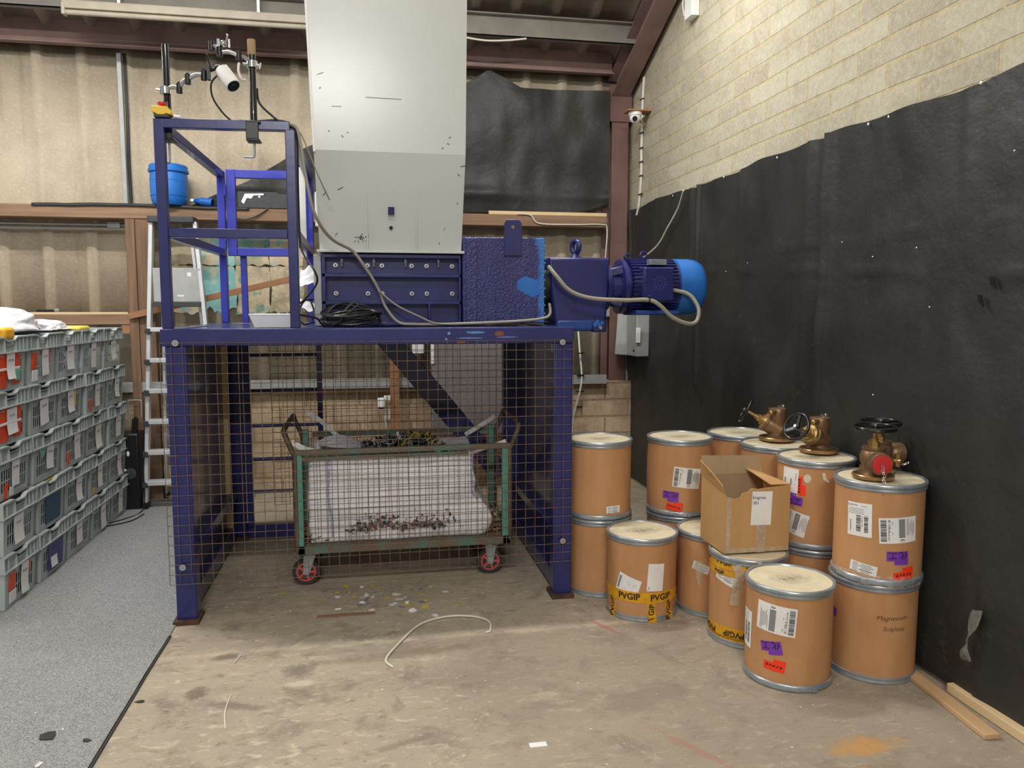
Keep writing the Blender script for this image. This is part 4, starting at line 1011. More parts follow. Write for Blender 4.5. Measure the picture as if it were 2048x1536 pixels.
def right_angle_valve(x, y, z, az, label, cap, R=.086):
    r = thing('landing_valve', label, 'valve', (x,y,z), 'gunmetal valves on the drums')
    flange_(r, x, y, z, R)
    m = MB(); m.lathe([(.05,.015),(.043,.028),(.045,.05),(.055,.072),(.058,.092),(.053,.112),(.045,.122),(.050,.126),(.050,.136),(.03,.138)], (x,y,z), (0,0,1), 36); m.build('body', M['bronze'], r)
    d = Vector((math.cos(az), math.sin(az), 0)); c0 = Vector((x,y,z+.078))
    m = MB(); m.lathe([(.038,.02),(.041,.05),(.045,.056),(.047,.06),(.047,.105),(.044,.108),(.041,.108)], c0, d, 36); m.build('outlet', M['bronze'], r)
    m = MB(); m.cyl((x,y,z+.136),(x,y,z+.158),.022,6); m.cyl((x,y,z+.158),(x,y,z+.172),.016,16); m.build('bonnet', M['brass'], r)
    MB().cyl((x,y,z+.17),(x,y,z+.222),.0085,12).build('stem', M['brass'], r)
    handwheel(r, (x,y,z+.222), (-.02,-.03,1), .084, flat=True)
    if cap:
        MB().lathe([(.0385,.104),(.040,.1115),(.034,.1125),(.01,.1125)], c0, d, 36).build('cap', M['redcap'], r)
        m = MB(); p = c0+d*.118+Vector((0,0,-.006))
        for k in range(13):
            m.torus(p+Vector((.003*math.sin(k*2),-.001*k,-.0095*k))+d*(.012 if k > 4 else .003*k), (math.sin(k*PI/2),math.cos(k*PI/2),.15), .0058, .0016, 10, 6)
        m.build('chain', M['chrome'], r)
    else:
        m = MB(); m.cyl((x+.03,y-.05,z+.055),(x+.045,y-.095,z+.055),.012,14); m.cyl((x+.038,y-.078,z+.03),(x+.038,y-.078,z+.085),.010,8); m.build('drain_cock', M['brass'], r)
        m = MB()
        for k in range(8): m.torus((x+.05+.006*k,y-.088+.002*k,z+.045-.004*math.sin(k*.5)),(math.sin(k*PI/2),math.cos(k*PI/2),.2),.005,.0014,10,6)
        m.build('chain', M['chrome'], r)
    return r
right_angle_valve(2.152,2.965,2*DH+.003, -PI/2-.32, 'gunmetal valve with red cap and chain, front of the pair on the wall side drum', True)
right_angle_valve(2.272,3.095,2*DH+.003, -.05, 'gunmetal valve with bare outlet behind the red capped one', False, .080)
# ---------------------------------------------------------------- stacked crates, 5 columns x 5 tiers, short ends facing the aisle
CW, CD, CH = .415, .60, .296
def crate_proto():
    r = thing('stacking_crate', '', 'crate', (0,0,0), 'stacked grey crates')
    bw, tw = CW-.05, CW-.034           # tapering body: width below / under the rim
    zr = CH-.085
    def face(mb, fx, slots=True):
        # fx(u,v): u across -1..1, v 0..zr -> point ; slots are gaps in the grid
        us = [-1]+[-.80+1.6*(k//2)/11+(.045*(k%2)) for k in range(22)]+[.80,1]
        vs = [0,.035,.040,.098,.106,.164,zr]
        for i in range(len(us)-1):
            for j in range(len(vs)-1):
                if slots and j in (2,4) and 1 <= i <= 22 and i % 2 == 0: continue
                mb.quad(fx(us[i],vs[j]),fx(us[i+1],vs[j]),fx(us[i+1],vs[j+1]),fx(us[i],vs[j+1]))
    wy = lambda v: (bw+(tw-bw)*v/zr)/2
    xf = lambda v: -.028+.016*v/zr
    mb = MB()
    face(mb, lambda u,v: (xf(v), u*wy(v), v))
    face(mb, lambda u,v: (-CD+.028, u*wy(v), v), False)
    for s in (-1,1): mb.quad((xf(0),s*wy(0),0),(-CD+.028,s*wy(0),0),(-CD+.028,s*wy(zr),zr),(xf(zr),s*wy(zr),zr))
    mb.quad((xf(0),-wy(0),.002),(xf(0),wy(0),.002),(-CD+.028,wy(0),.002),(-CD+.028,-wy(0),.002))
    bmesh.ops.remove_doubles(mb.bm, verts=mb.bm.verts, dist=1e-4)
    body = mb.build('body', M['crate'], r, solid=.0022, smooth=False)
    # rim band: upper lip dips over the hand hole, lower ledge, uprights and a recessed wall with the hand hole
    mb = MB(); n = 40
    def ztop(t):                      # t -1..1 across
        a = abs(t); return CH-.004-(.018*(1-max(0,min(1,(a-.22)/.16)))**1 if a < .38 else 0)
    for s in range(n):
        t0, t1 = -1+2*s/n, -1+2*(s+1)/n; y0, y1 = t0*CW/2, t1*CW/2
        mb.hexa([(-.022,y0,ztop(t0)-.008),(.002,y0,ztop(t0)-.008),(.002,y1,ztop(t1)-.008),(-.022,y1,ztop(t1)-.008),(-.022,y0,ztop(t0)),(.002,y0,ztop(t0)),(.002,y1,ztop(t1)),(-.022,y1,ztop(t1))])
        if abs((t0+t1)/2) < .30: mb.hexa([(-.020,y0,ztop(t0)-.030),(-.006,y0,ztop(t0)-.030),(-.006,y1,ztop(t1)-.030),(-.020,y1,ztop(t1)-.030),(-.020,y0,ztop(t0)-.024),(-.006,y0,ztop(t0)-.024),(-.006,y1,ztop(t1)-.024),(-.020,y1,ztop(t1)-.024)])
    mb.box((-.02,-CW/2,CH-.093),(.002,CW/2,CH-.086))
    for t in (-1,-.78,-.32,.32,.55,.78,1):
        y = t*(CW/2-.003); mb.box((-.02,y-.002,CH-.088),(-.001,y+.002,CH-.010))
    for a,b in ((-1,-.32),(.32,1)): mb.box((-.021,a*CW/2,CH-.09),(-.017,b*CW/2,CH-.006))
    mb.box((-.021,-.32*CW/2,CH-.09),(-.017,.32*CW/2,CH-.060))
    for t in (-.62,.62): mb.box((-.019,t*CW/2-.035,CH-.108),(-.004,t*CW/2+.035,CH-.1035)); mb.box((-.019,t*CW/2-.035,CH-.108),(-.016,t*CW/2+.035,CH-.09))
    for s in (-1,1):
        mb.box((-CD,s*CW/2-.003,CH-.093),(-.001,s*CW/2+.003,CH-.004)); 
    mb.box((-CD,-CW/2,CH-.093),(-CD+.004,CW/2,CH-.004))
    mb.build('rim', M['crate'], r, smooth=False)
    return r
def tag_paper(r, f, u, v, w, h, rot, txt, curl):
    def g(a,b,l): return f(a, b, l+ (.018*max(0,(-b-h*.2)/h)**1.2*curl))
    s = Ink(); V = [(-w/2+w*i/3,-h/2+h*j/8) for i in range(4) for j in range(9)]
    s.V, s.F = V, [(i*9+j,(i+1)*9+j,(i+1)*9+j+1,i*9+j+1) for i in range(3) for j in range(8)]
    ca, sa = math.cos(rot), math.sin(rot)
    ff = lambda a,b,l: f(u+a*ca-b*sa, v+a*sa+b*ca, l+.022*curl*max(0,(-b/h+.1))**2)
    o = s.build('paper_tag', M['paper'], ff, .004, r)
    Ink().add(text2d(txt, .019), (0,h*.22)).build('code_print', M['ink'], ff, .0052, o)
    return o
proto = crate_proto()
CY0, CP = 4.345, .430
packs = {(4,0):'orange',(4,1):'orangemix',(3,0):'orange',(3,2):'yellow',(3,3):'orangebit',(2,1):'teal',(2,0):'redbit',(2,2):'orangebit',(1,1):'blue',(0,1):'indigo',(0,0):'orangemix',(1,3):'amber'}
words = {'orange':'orange packs','orangemix':'orange and white packs','orangebit':'a bit of orange packing','yellow':'a yellow strip','teal':'a green film corner','redbit':'red and orange bits','blue':'a dark teal printed pack','indigo':'an indigo pack','amber':'an amber piece',None:'clear wrapped parts'}
tiers = ['bottom','second','middle','fourth','top']; cols = ['nearest column','second column','third column','fourth column','farthest column']
codes = random.Random(21); FIRST = True
for ti in range(5):
    for ci in range(5):
        x, y, z = -1.905+codes.uniform(-.008,.008)-.012*(4-ti)*(ci == 99), CY0+CP*(ci+.5), .01+.290*ti
        if FIRST: r = proto; r.location = (x,y,z); FIRST = False
        else: r = dup(proto, (x,y,z))
        for c in [c for c in r.children if c.name.split('.')[0] not in ('body','rim')]: bpy.data.objects.remove(c)
        crates = globals().setdefault('CR', []); crates.append((r,ti,ci))
for r,ti,ci in CR:
    k = packs.get((ti,ci))
    r['label'] = 'grey slotted crate showing %s, %s tier up, %s' % (words[k], tiers[ti], cols[ci])
    X, Y, Z = r.location
    f = lambda u,v,l,X=X,Y=Y,Z=Z: Vector((X-.026+.016*v/.21+.0045+l, Y+u, Z+v))
    tw_, thh = codes.choice((.095,.105,.12)), codes.choice((.14,.155,.17))
    tu, tv = codes.uniform(-.03,.03), .205-thh/2+codes.uniform(-.01,.0)
    tag_paper(r, f, tu, tv, tw_, thh, codes.uniform(-.1,.1), '%02d-%04d' % (codes.choice((4,4,9)), codes.randint(2010,4099)), codes.uniform(.3,1.6))
    # what the crate holds
    mb = MB()
    def fill(a,b):
        n_ = noise.noise(Vector((a*8+ti*3,b*8,ci*5)))
        return (X-.10-.03*n_-.5*max(0,b-.93)*6, Y-.16+.32*a, Z+.008+(.235+.02*n_)*min(b,.95)/.95)
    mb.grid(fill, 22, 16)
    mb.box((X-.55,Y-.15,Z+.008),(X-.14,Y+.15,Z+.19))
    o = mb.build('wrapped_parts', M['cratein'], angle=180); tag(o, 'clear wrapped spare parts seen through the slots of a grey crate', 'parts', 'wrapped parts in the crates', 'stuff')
    def pack(nm, u0,u1,v0,v1, mat, lab, tilt=0.):
        q = MB(); P = []
        for d in (.0022,.0055):
            for a,b in ((u0,v0),(u1,v0),(u1,v1),(u0,v1)): P.append((X-.028+.016*b/.211+d, Y+a+tilt*(b-.1), Z+b))
        q.hexa(P); o = q.build(nm, M[mat], bevel=.003); return tag(o, lab, 'packaging')
    pos = 'on the %s tier crate, %s' % (tiers[ti], cols[ci])
    if k == 'orange':
        pack('orange_pack',-.16,-.03,.02,.20,'orange','orange pack left of the paper tag '+pos); pack('orange_pack',.03,.12,.03,.20,'orange','orange pack right of the paper tag '+pos)
        pack('paper_strip',-.15,.11,.112,.126,'white','white strip across the orange packs '+pos    ).location.x = .006
        if ti == 4: pack('green_film',.045,.105,.05,.11,'teal','green teal film '+pos    ).location.x = .008
    elif k == 'orangemix':
        pack('orange_pack',-.15,-.08,.09,.19,'orange','orange pack left of the tag '+pos, .1); pack('orange_pack',.07,.10,.12,.205,'orange','narrow orange pack right of the tag '+pos, .15); pack('white_pack',-.14,-.06,.02,.085,'white','white pack low '+pos)
    elif k == 'orangebit': pack('orange_pack',-.12,-.08,.02,.10,'orange','small orange pack '+pos, .1)
    elif k == 'redbit': pack('orange_pack',-.10,-.06,.0,.09,'orange','orange strip under the tag '+pos, .2); pack('white_pack',-.05,.0,.01,.06,'white','white pack '+pos)
    elif k == 'yellow': pack('yellow_strip',.05,.085,.09,.205,'yellowpack','yellow strip beside the tag '+pos)
    elif k == 'teal': 
        q = MB(); q.prism([(-.12,.20),(-.02,.20),(-.05,.17),(-.10,.14)], 0, .003, Matrix(((0,0,1,X-.008),(1,0,0,Y),(0,1,0,Z),(0,0,0,1))))
        tag(q.build('green_film', M['teal']), 'green film corner hanging '+pos, 'packaging')
    elif k in ('blue','indigo'):
        o = pack('printed_pack',-.10,.12,.03,.205,'bluepack' if k == 'blue' else 'indigopack',('dark teal pack with pale print ' if k == 'blue' else 'indigo pack ')+pos); o.location.x = .006
        ik = Ink()
        for j in range(3): ik.add(rect2d(0,.15-.016*j,.12-.02*j,.004,3))
        ik.add(rect2d(-.03,.05,.04,.012)).add(rect2d(.05,.055,.03,.012)); ik.build('pale_print', M['paper'], lambda u,v,l: Vector((X-.028+.016*v/.211+.0064+l,Y+.01+u,Z+v)), .0005, o)
        if k == 'blue': bpy.data.objects.remove([c for c in r.children if c.name.startswith('paper_tag')][0].children[0]); bpy.data.objects.remove([c for c in r.children if c.name.startswith('paper_tag')][0])
    elif k == 'amber': pack('amber_piece',-.12,-.09,.01,.06,'amber','amber piece low '+pos)
tag(MB().box((-2.30,4.83,.572),(-1.93,5.15,.580)).build('yellow_envelope', M['yellowpack'], bevel=.002), 'flat yellow envelope lying on a second tier crate', 'envelope')
bpy.data.objects[-1] if False else None
# white polythene sack on the crates
def sack(cx, cy, cz, a, b, h, seed, name, label, mat='bagwhite'):
    mb = MB(); bmesh.ops.create_icosphere(mb.bm, subdivisions=5, radius=1)
    for v in mb.bm.verts:
        p = v.co.copy(); d = 1+.16*noise.noise(p*1.6+Vector((seed,0,0)))+.07*noise.noise(p*4.5+Vector((0,seed,0)))+.025*noise.noise(p*11)
        z = p.z*d; z = z if z > 0 else z*.12
        ex = .75
        v.co = (cx+a*math.copysign(abs(p.x)**ex,p.x)*d, cy+b*math.copysign(abs(p.y)**ex,p.y)*d, cz+h*z)
    return tag(mb.build(name, M[mat], angle=180), label, 'bag')
sack(-2.28,4.95,1.485,.30,.50,.155,2.,'plastic_sack','large crumpled white plastic sack lying on the top crates')
sack(-2.16,5.60,1.475,.16,.22,.062,6.,'plastic_sack','smaller flat white plastic sack at the far end of the large one')
tag(MB().box((-2.13,5.72,1.452),(-1.95,5.92,1.49)).build('yellow_bundle', M['yellowpack'], bevel=.015), 'pale yellow bundle sticking out beyond the white sack', 'bundle')
tag(MB().box((-2.02,4.50,1.448),(-1.90,4.62,1.51)).build('amber_bundle', M['amber'], bevel=.015), 'amber bundle at the near edge of the white sack', 'bundle')

# ---------------------------------------------------------------- black speaker cabinet
sp_ = thing('speaker', 'tall black speaker cabinet standing on the carpet beyond the crates', 'speaker', (-1.87,6.56,.008))
MB().box((-2.05,6.47,.008),(-1.825,6.68,.62)).build('cabinet', M['black'], sp_, .012)
MB().prism([(-1.90,0),(-1.86,0),(-1.85,.10),(-1.87,.12),(-1.89,.10)], -6.60, -6.56, Matrix(((1,0,0,0),(0,0,-1,0),(0,1,0,.62),(0,0,0,1)))).build('clamp_arm', M['black'], sp_)
m = MB(); m.tube(smooth_path([(-1.91,6.57,.70),(-1.915,6.57,.86),(-1.90,6.57,.875),(-1.83,6.57,.875),(-1.815,6.57,.86),(-1.82,6.57,.74)],4), .006, 8); m.build('wire_handle', M['conduit'], sp_)
MB().lathe([(.045,0),(.045,.006),(.038,.008),(.0,.004)],(-1.895,6.469,.30),(0,-1,0),24).build('dial', M['darkgrey'], sp_)
MB().sphere((-1.93,6.462,.33),.011,10).build('indicator', M['white'], sp_); MB().sphere((-1.905,6.468,.46),.014,12,(.8,.4,1.6)).build('badge', M['white'], sp_)
m = MB(); m.tube(smooth_path([(-1.80,6.45,.5),(-1.79,6.44,.1),(-1.80,6.36,.014),(-1.86,6.18,.014),(-1.97,6.02,.014),(-1.95,5.97,.014),(-1.80,6.1,.014),(-1.76,6.3,.014)],8), .004, 6)
tag(m.build('power_lead', M['cableblack']), 'thin black lead curling on the carpet by the speaker', 'cable')

# ---------------------------------------------------------------- step ladder
ld = thing('stepladder', 'aluminium platform stepladder leaning open behind the blue machine', 'ladder', (-1.55,6.6,.008))
def stile(xb, xt, nm='stile', yb=6.50, yt=6.66, w=.03): return MB().bar((xb,yb,.03),(xt,yt,2.30),w,.065,(0,1,0)).build(nm, M['alu'], ld, .004)
stile(-1.795,-1.70); stile(-1.195,-1.37)
for xb,xt in ((-1.72,-1.64),(-1.27,-1.42)): MB().bar((xb,6.83,.03),(xt,6.72,2.25),.022,.035,(0,1,0)).build('rear_leg', M['alu'], ld, .003)
for i in range(6):
    z = .22+.245*i; t = z/2.3; xl, xr = -1.795+.095*t, -1.195-.175*t; y = 6.50+.16*t
    tr = MB().box((xl+.005,y-.065,z-.022),(xr-.005,y+.035,z+.012)).build('tread', M['alu'], ld, .004)
    for s,x in ((-1,xl),(1,xr)): MB().box((x-.02,y-.075,z-.035),(x+.02,y-.03,z+.005)).build('tread_bracket', M['darkgrey'], tr, .003)
MB().box((-1.695,6.60,1.66),(-1.33,6.615,1.93)).build('platform', M['silver'], ld, .004)
pf = ld.children[-1]
Ink().add(rect2d(-.05,.0,.05,.014)).add(rect2d(.02,.17,.03,.03)).build('logo_print', M['paper'], lambda u,v,l: Vector((-1.44+u,6.5985,1.71+v)), 0, pf)
MB().box((-1.70,6.58,1.62),(-1.33,6.64,1.66)).build('platform_edge', M['darkgrey'], ld, .003)
MB().box((-1.72,6.60,2.29),(-1.37,6.74,2.34)).build('tool_cap', M['darkgrey'], ld, .006)
for x in (-1.795,-1.195): MB().box((x-.022,6.46,.008),(x+.022,6.54,.06)).build('foot', M['black'], ld, .003)
for xb in (-1.72,-1.27): MB().box((xb-.018,6.80,.008),(xb+.018,6.858,.05)).build('foot', M['black'], ld, .003)
m = MB(); m.cyl((-1.70,6.83,.45),(-1.29,6.83,.45),.008,8); m.cyl((-1.68,6.80,1.0),(-1.33,6.80,1.0),.008,8); m.build('rear_stay', M['alu'], ld)

# ---------------------------------------------------------------- things on the shelf beam
kg = thing('blue_keg', 'blue plastic open top keg standing on the shelf beam', 'keg', (-1.60,6.85,2.445))
m = MB(); m.lathe([(.12,0),(.128,.008),(.142,.05),(.145,.12),(.146,.20),(.143,.245),(.138,.262)],(-1.60,6.85,2.448),(0,0,1),40); m.build('body', M['bluedrum'], kg)
for z in (.075,.195): MB().torus((-1.60,6.85,2.448+z),(0,0,1),.1445,.003,40,6).build('hoop', M['bluedrum'], kg)
m = MB(); m.lathe([(.143,.262),(.155,.266),(.156,.285),(.148,.292),(.148,.315),(.138,.325),(.05,.326)],(-1.60,6.85,2.448),(0,0,1),40); m.build('lid', M['bluedrum'], kg)
m = MB(); m.box((-1.645,6.695,2.655),(-1.595,6.712,2.70)); m.build('handle_lug', M['bluedrum'], kg, .006)
pg = thing('power_connector', 'blue industrial plug lying on the shelf beam edge', 'plug', (-1.30,6.84,2.47))
d = Vector((1,-.25,-.12)).normalized(); c0 = Vector((-1.36,6.86,2.49))
MB().lathe([(.012,-.06),(.018,-.05),(.026,-.01),(.028,.0),(.034,.004),(.034,.10),(.028,.102),(.026,.08)], c0, d, 24).build('shell', M['bluenavyplug'], pg)
MB().cyl(c0-d*.085, c0-d*.055, .014, 14).build('gland', M['white'], pg); MB().cyl(c0+d*.08, c0+d*.101, .022, 20).build('socket_face', M['black'], pg)
sc = thing('black_equipment', 'long black equipment case on the shelf beam behind the cage gate', 'equipment', (-.75,6.85,2.436))
MB().box((-1.06,6.80,2.437),(-.42,6.95,2.575)).build('case', M['darkgrey'], sc, .006)
m = MB(); m.prism([(-1.03,2.49),(-1.0,2.555),(-.85,2.56),(-.85,2.545),(-.93,2.542),(-.95,2.515),(-.985,2.52),(-1.01,2.47)], -6.80, -6.794, Matrix(((1,0,0,0),(0,0,-1,0),(0,1,0,0),(0,0,0,1)))); m.build('white_bracket', M['white'], sc)
MB().cyl((-.885,6.80,2.532),(-.885,6.793,2.532),.009,14).build('stud', M['white'], sc)
MB().box((-.74,6.795,2.565),(-.42,6.80,2.585)).build('slotted_strip', M['rubber'], sc)
m = MB(); m.tube(smooth_path([(-1.1,6.785,2.36),(-1.0,6.78,2.345),(-.9,6.785,2.38),(-.82,6.79,2.436)],8), .006, 8)
tag(m.build('loose_cable', M['cableblack']), 'short dark cable sagging over the shelf beam behind the cage', 'cable')
b = thing('utility_knife', 'dark folded tool lying on the lower timber rail', 'tool', (-2.55,6.87,1.5785))
MB().box((-2.66,6.86,1.5785),(-2.53,6.89,1.60)).build('handle', M['black'], b, .005); MB().box((-2.53,6.865,1.585),(-2.49,6.885,1.605)).build('tip', M['steel'], b, .003)

# ---------------------------------------------------------------- gadgets clamped on the cage
es = thing('emergency_stop', 'yellow and black emergency stop box with red button on the cage corner', 'switch', (-.972,4.10,ZC+.003))
MB().box((-1.008,4.07,2.533),(-.936,4.13,2.562)).build('base', M['darkgrey'], es, .004)
m = MB(); m.prism([(-1.016,2.578),(-1.016,2.556),(-1.0,2.552),(-.992,2.545),(-.958,2.545),(-.95,2.552),(-.928,2.545),(-.925,2.556),(-.943,2.585),(-1.016,2.585)], -4.135, -4.065, Matrix(((1,0,0,0),(0,0,-1,0),(0,1,0,0),(0,0,0,1)))); m.build('cover', M['yellow'], es, .003)
m = MB(); m.lathe([(.012,0),(.012,.008),(.019,.012),(.021,.018),(.019,.025),(.008,.028)],(-.975,4.10,2.584),(0,0,1),24); m.build('push_button', M['redcap'], es)
MB().cyl((-.925,4.11,2.548),(-.895,4.11,2.545),.008,12).build('cable_gland', M['white'], es)
def clamp_pole(x, z0, z1, label, brown=False, hz=2.36, dy=0.):
    p = thing('clamp_pole', label, 'pole', (x,4.10,ZC))
    MB().lathe([(.0175,z0),(.0175,z1-.004),(.016,z1)],(x,4.10,0),(0,0,1),20).build('tube', M['blackgloss'], p)
    if brown: MB().lathe([(.0185,z1-.07),(.020,z1-.068),(.0195,z1+.002),(.0175,z1+.003)],(x,4.10,0),(0,0,1),16).build('brown_tape', M['cardin'], p)
    m = MB(); m.box((x-.035,4.06,2.522),(x+.035,4.15,2.535)); m.box((x-.035,4.06,2.445),(x+.025,4.072,2.53)); m.box((x-.035,4.06,2.437),(x+.03,4.14,2.447)); m.build('clamp', M['black'], p, .003)
    m = MB(); m.cyl((x-.002,4.11,2.45),(x-.002,4.11,hz+.03),.0055,10); m.tube(smooth_path([(x-.002,4.11,hz+.03),(x-.004,4.11,hz+.004),(x-.02,4.11,hz),(x-.055,4.105,hz)],5), .0055, 8); m.build('tommy_bar', M['zinc'], p)
    MB().cyl((x-.002,4.11,2.485),(x-.002,4.11,2.49),.018,16).build('pad', M['black'], p)
    if dy:
        for c in p.children: c.location.y += dy
    return p
pA = clamp_pole(-.965, 2.535, 2.905, 'plain black clamp pole standing behind the emergency stop', hz=2.335, dy=.07)
pB = clamp_pole(-.548, 2.535, 2.925, 'black clamp pole with brown taped top on the cage rail', True, hz=2.365)
def arm(parent, pts, label):
    a = thing('jointed_arm', label, 'arm', pts[0])
    for p,q in zip(pts, pts[1:]):
        p, q = Vector(p), Vector(q); mid = (p+q)/2+Vector((0,0,.012))
        m = MB(); m.tube(smooth_path([p,mid,q],5), .010, 10); m.build('link', M['steel'], a)
    for p in pts[1:]:
        p = Vector(p); m = MB(); m.cyl(p-Vector((0,0,.022)), p+Vector((0,0,.022)), .0145, 16); m.cyl(p+Vector((0,0,.022)), p+Vector((0,0,.03)), .008, 8); m.build('knuckle', M['black'], a)
    p0 = Vector(pts[0]); m = MB(); m.cyl(p0-Vector((0,0,.016)), p0+Vector((0,0,.016)), .026, 20); m.cyl(p0+Vector((-.025,0,0)), p0+Vector((-.045,-.005,0)), .009, 10); m.build('collar', M['chrome'], a)
    return a
aA = arm(pA, [(-.955,4.10,2.665),(-.888,4.085,2.675),(-.845,4.07,2.715),(-.768,4.06,2.735)], 'jointed chrome arm on the plain pole holding the white camera')
m = MB(); m.box((-.752,4.045,2.715),(-.738,4.075,2.785)); m.cyl((-.738,4.06,2.76),(-.708,4.055,2.77),.008,10); m.sphere((-.704,4.055,2.775),.013,12); m.cyl((-.735,4.06,2.77),(-.748,4.05,2.83),.004,8); m.sphere((-.748,4.05,2.83),.006,8)
m.build('ball_mount', M['black'], aA)
aB = arm(pB, [(-.548,4.10,2.81),(-.605,4.07,2.838),(-.690,4.05,2.845),(-.728,4.06,2.875)], 'jointed chrome arm on the taped pole holding nothing')
m = MB(); m.box((-.70,4.04,2.87),(-.686,4.07,2.905)); m.sphere((-.672,4.05,2.885),.017,12); m.cyl((-.66,4.05,2.89),(-.652,4.05,2.925),.004,8); m.sphere((-.652,4.05,2.927),.006,8); m.box((-.65,4.05,2.87),(-.64,4.06,2.91)); m.build('ball_mount', M['chrome'], aB)
m = MB(); m.tube(smooth_path([(-.602,4.05,2.80),(-.604,4.04,2.76),(-.592,4.04,2.725),(-.575,4.05,2.72)],6), .006, 8); m.cyl((-.53,4.10,2.81),(-.508,4.08,2.80),.008,10); m.cyl((-.505,4.085,2.815),(-.512,4.08,2.785),.004,8); m.build('strap', M['strap'], aB)
cm = thing('bullet_camera', 'white bullet camera pointing down from the jointed arm', 'camera', (-.66,4.05,2.74))
ca_ = Vector((-.685,4.06,2.765)); cb_ = Vector((-.615,4.00,2.665)); d = (cb_-ca_).normalized()
m = MB(); m.lathe([(.026,0),(.034,.004),(.036,.02),(.036,.112),(.034,.118),(.030,.118)], ca_, d, 28); m.build('housing', M['white'], cm)
MB().lathe([(.031,.117),(.029,.1195),(.012,.119),(.010,.122)], ca_, d, 24).build('lens', M['black'], cm)
m = MB(); m.bar((-.70,4.06,2.765),(-.655,4.045,2.775),.02,.026); m.cyl((-.705,4.06,2.785),(-.69,4.055,2.72),.013,14); m.build('bracket', M['white'], cm, .003)
m = MB(); m.tube(smooth_path([(-.70,4.05,2.74),(-.735,4.06,2.70),(-.735,4.08,2.64),(-.70,4.10,2.58),(-.655,4.11,2.538),(-.62,4.12,2.536)],8), .0045, 8)
tag(m.build('camera_lead', M['cableblack']), 'thin black lead looping from the white camera to the cage rail', 'cable')
m = MB(); m.tube(smooth_path([(-.530,4.11,2.70),(-.52,4.11,2.63),(-.46,4.11,2.57),(-.41,4.11,2.534),(-.36,4.12,2.515),(-.345,4.13,2.45),(-.348,4.14,2.2),(-.345,4.13,2.0),(-.33,4.08,1.90),(-.27,4.06,1.80),(-.265,4.10,1.74),(-.33,4.14,1.66),(-.40,4.16,1.60),(-.36,4.2,1.58),(-.28,4.25,1.56),(-.25,4.28,1.525),(-.19,4.30,1.518)],8), .0055, 8)
tag(m.build('black_cable', M['cableblack']), 'black cable running down the front right cage post to the coil', 'cable')
m = MB(); m.tube(smooth_path([(-.62,4.115,2.537),(-.55,4.13,2.54),(-.45,4.12,2.548),(-.38,4.11,2.536)],5), .010, 8); tag(m.build('cable_joint', M['black']), 'black cable joint lying on top of the cage rail', 'cable')
m = MB(); m.tube(smooth_path([(-.40,4.12,2.537),(-.35,4.13,2.525),(-.33,4.12,2.45),(-.31,4.12,2.30),(-.27,4.15,2.1),(-.20,4.28,1.99),(-.10,4.40,1.938),(-.06,4.42,1.90),(.02,4.44,1.78),(.06,4.45,1.70),(.09,4.45,1.62),(.16,4.43,1.535),(.26,4.42,1.522),(.5,4.42,1.524),(.8,4.42,1.535),(.98,4.42,1.550),(1.045,4.44,1.575),(1.05,4.47,1.64)],8), .0085, 10)
tag(m.build('grey_cable', M['cablegrey']), 'grey cable crossing the shredder front from hopper to side block', 'cable')
m = MB(); m.tube(smooth_path([(-.395,4.14,2.537),(-.33,4.15,2.50),(-.25,4.2,2.3),(-.20,4.30,2.19)],8)+smooth_path([(.07,4.44,1.69),(.2,4.43,1.60),(.32,4.42,1.54),(.40,4.42,1.526)],8)[:0], .0035, 6)
tag(m.build('thin_grey_cable', M['cablegrey']), 'thin grey lead sloping from the cage to the hopper edge', 'cable')
m = MB(); m.tube(smooth_path([(.055,4.43,1.71),(.15,4.42,1.63),(.28,4.41,1.565),(.36,4.41,1.53),(.45,4.405,1.522)],8), .0055, 8)
tag(m.build('grey_branch_cable', M['cablegrey']), 'thinner grey cable branching down across the stiffener bay', 'cable')
m = MB(); m.tube(smooth_path([(1.05,4.50,1.86),(1.09,4.46,1.80),(1.17,4.45,1.715),(1.30,4.45,1.672),(1.50,4.44,1.660),(1.65,4.43,1.662),(1.72,4.42,1.63),(1.80,4.42,1.56),(1.90,4.43,1.520),(1.97,4.45,1.53),(1.995,4.47,1.60),(1.97,4.50,1.67),(1.93,4.52,1.705),(1.865,4.54,1.722)],9), .0125, 12)
mc = m.build('motor_cable', M['cablegrey']); tag(mc, 'thick grey motor cable looping under the terminal box', 'cable')
m = MB(); m.torus((1.655,4.43,1.662),(1,0,-.1),.0145,.004,16,6); m.sphere((1.655,4.42,1.68),.009,10); m.build('cable_tie', M['black'], mc)
# coil on the table
m = MB(); r2 = random.Random(4); P = []
for i in range(260):
    a = i*2*PI/24; k = i/24
    R = .165-.006*abs((k*1.7)%6-3)*2-.02*r2.random()*.2; P.append((-.095+R*1.0*math.cos(a)+.012*math.sin(k*2.1), 4.33+R*.62*math.sin(a), ZT+.012+.006*k+ .05*max(0,math.sin(a))*(.5+.05*k)+.01*math.sin(a*2+k)))
m.tube(P, .0058, 7)
m.tube(smooth_path([(-.17,4.24,1.53),(-.12,4.24,1.58),(-.06,4.26,1.63),(-.08,4.27,1.645),(-.13,4.26,1.60),(-.14,4.25,1.55),(-.20,4.2,1.522)],7), .0058, 7)
tag(m.build('cable_coil', M['cableblack']), 'coil of black cable lying on the table in front of the shredder', 'cable')
m = MB(); m.tube(smooth_path([(-.30,4.30,1.66),(-.345,4.28,1.65),(-.375,4.27,1.58),(-.35,4.26,1.53),(-.31,4.27,1.54),(-.295,4.28,1.60),(-.31,4.30,1.65)],8,True), .0052, 7, True); tag(m.build('cable_loop', M['cableblack']), 'small upright loop of black cable left of the coil', 'cable')
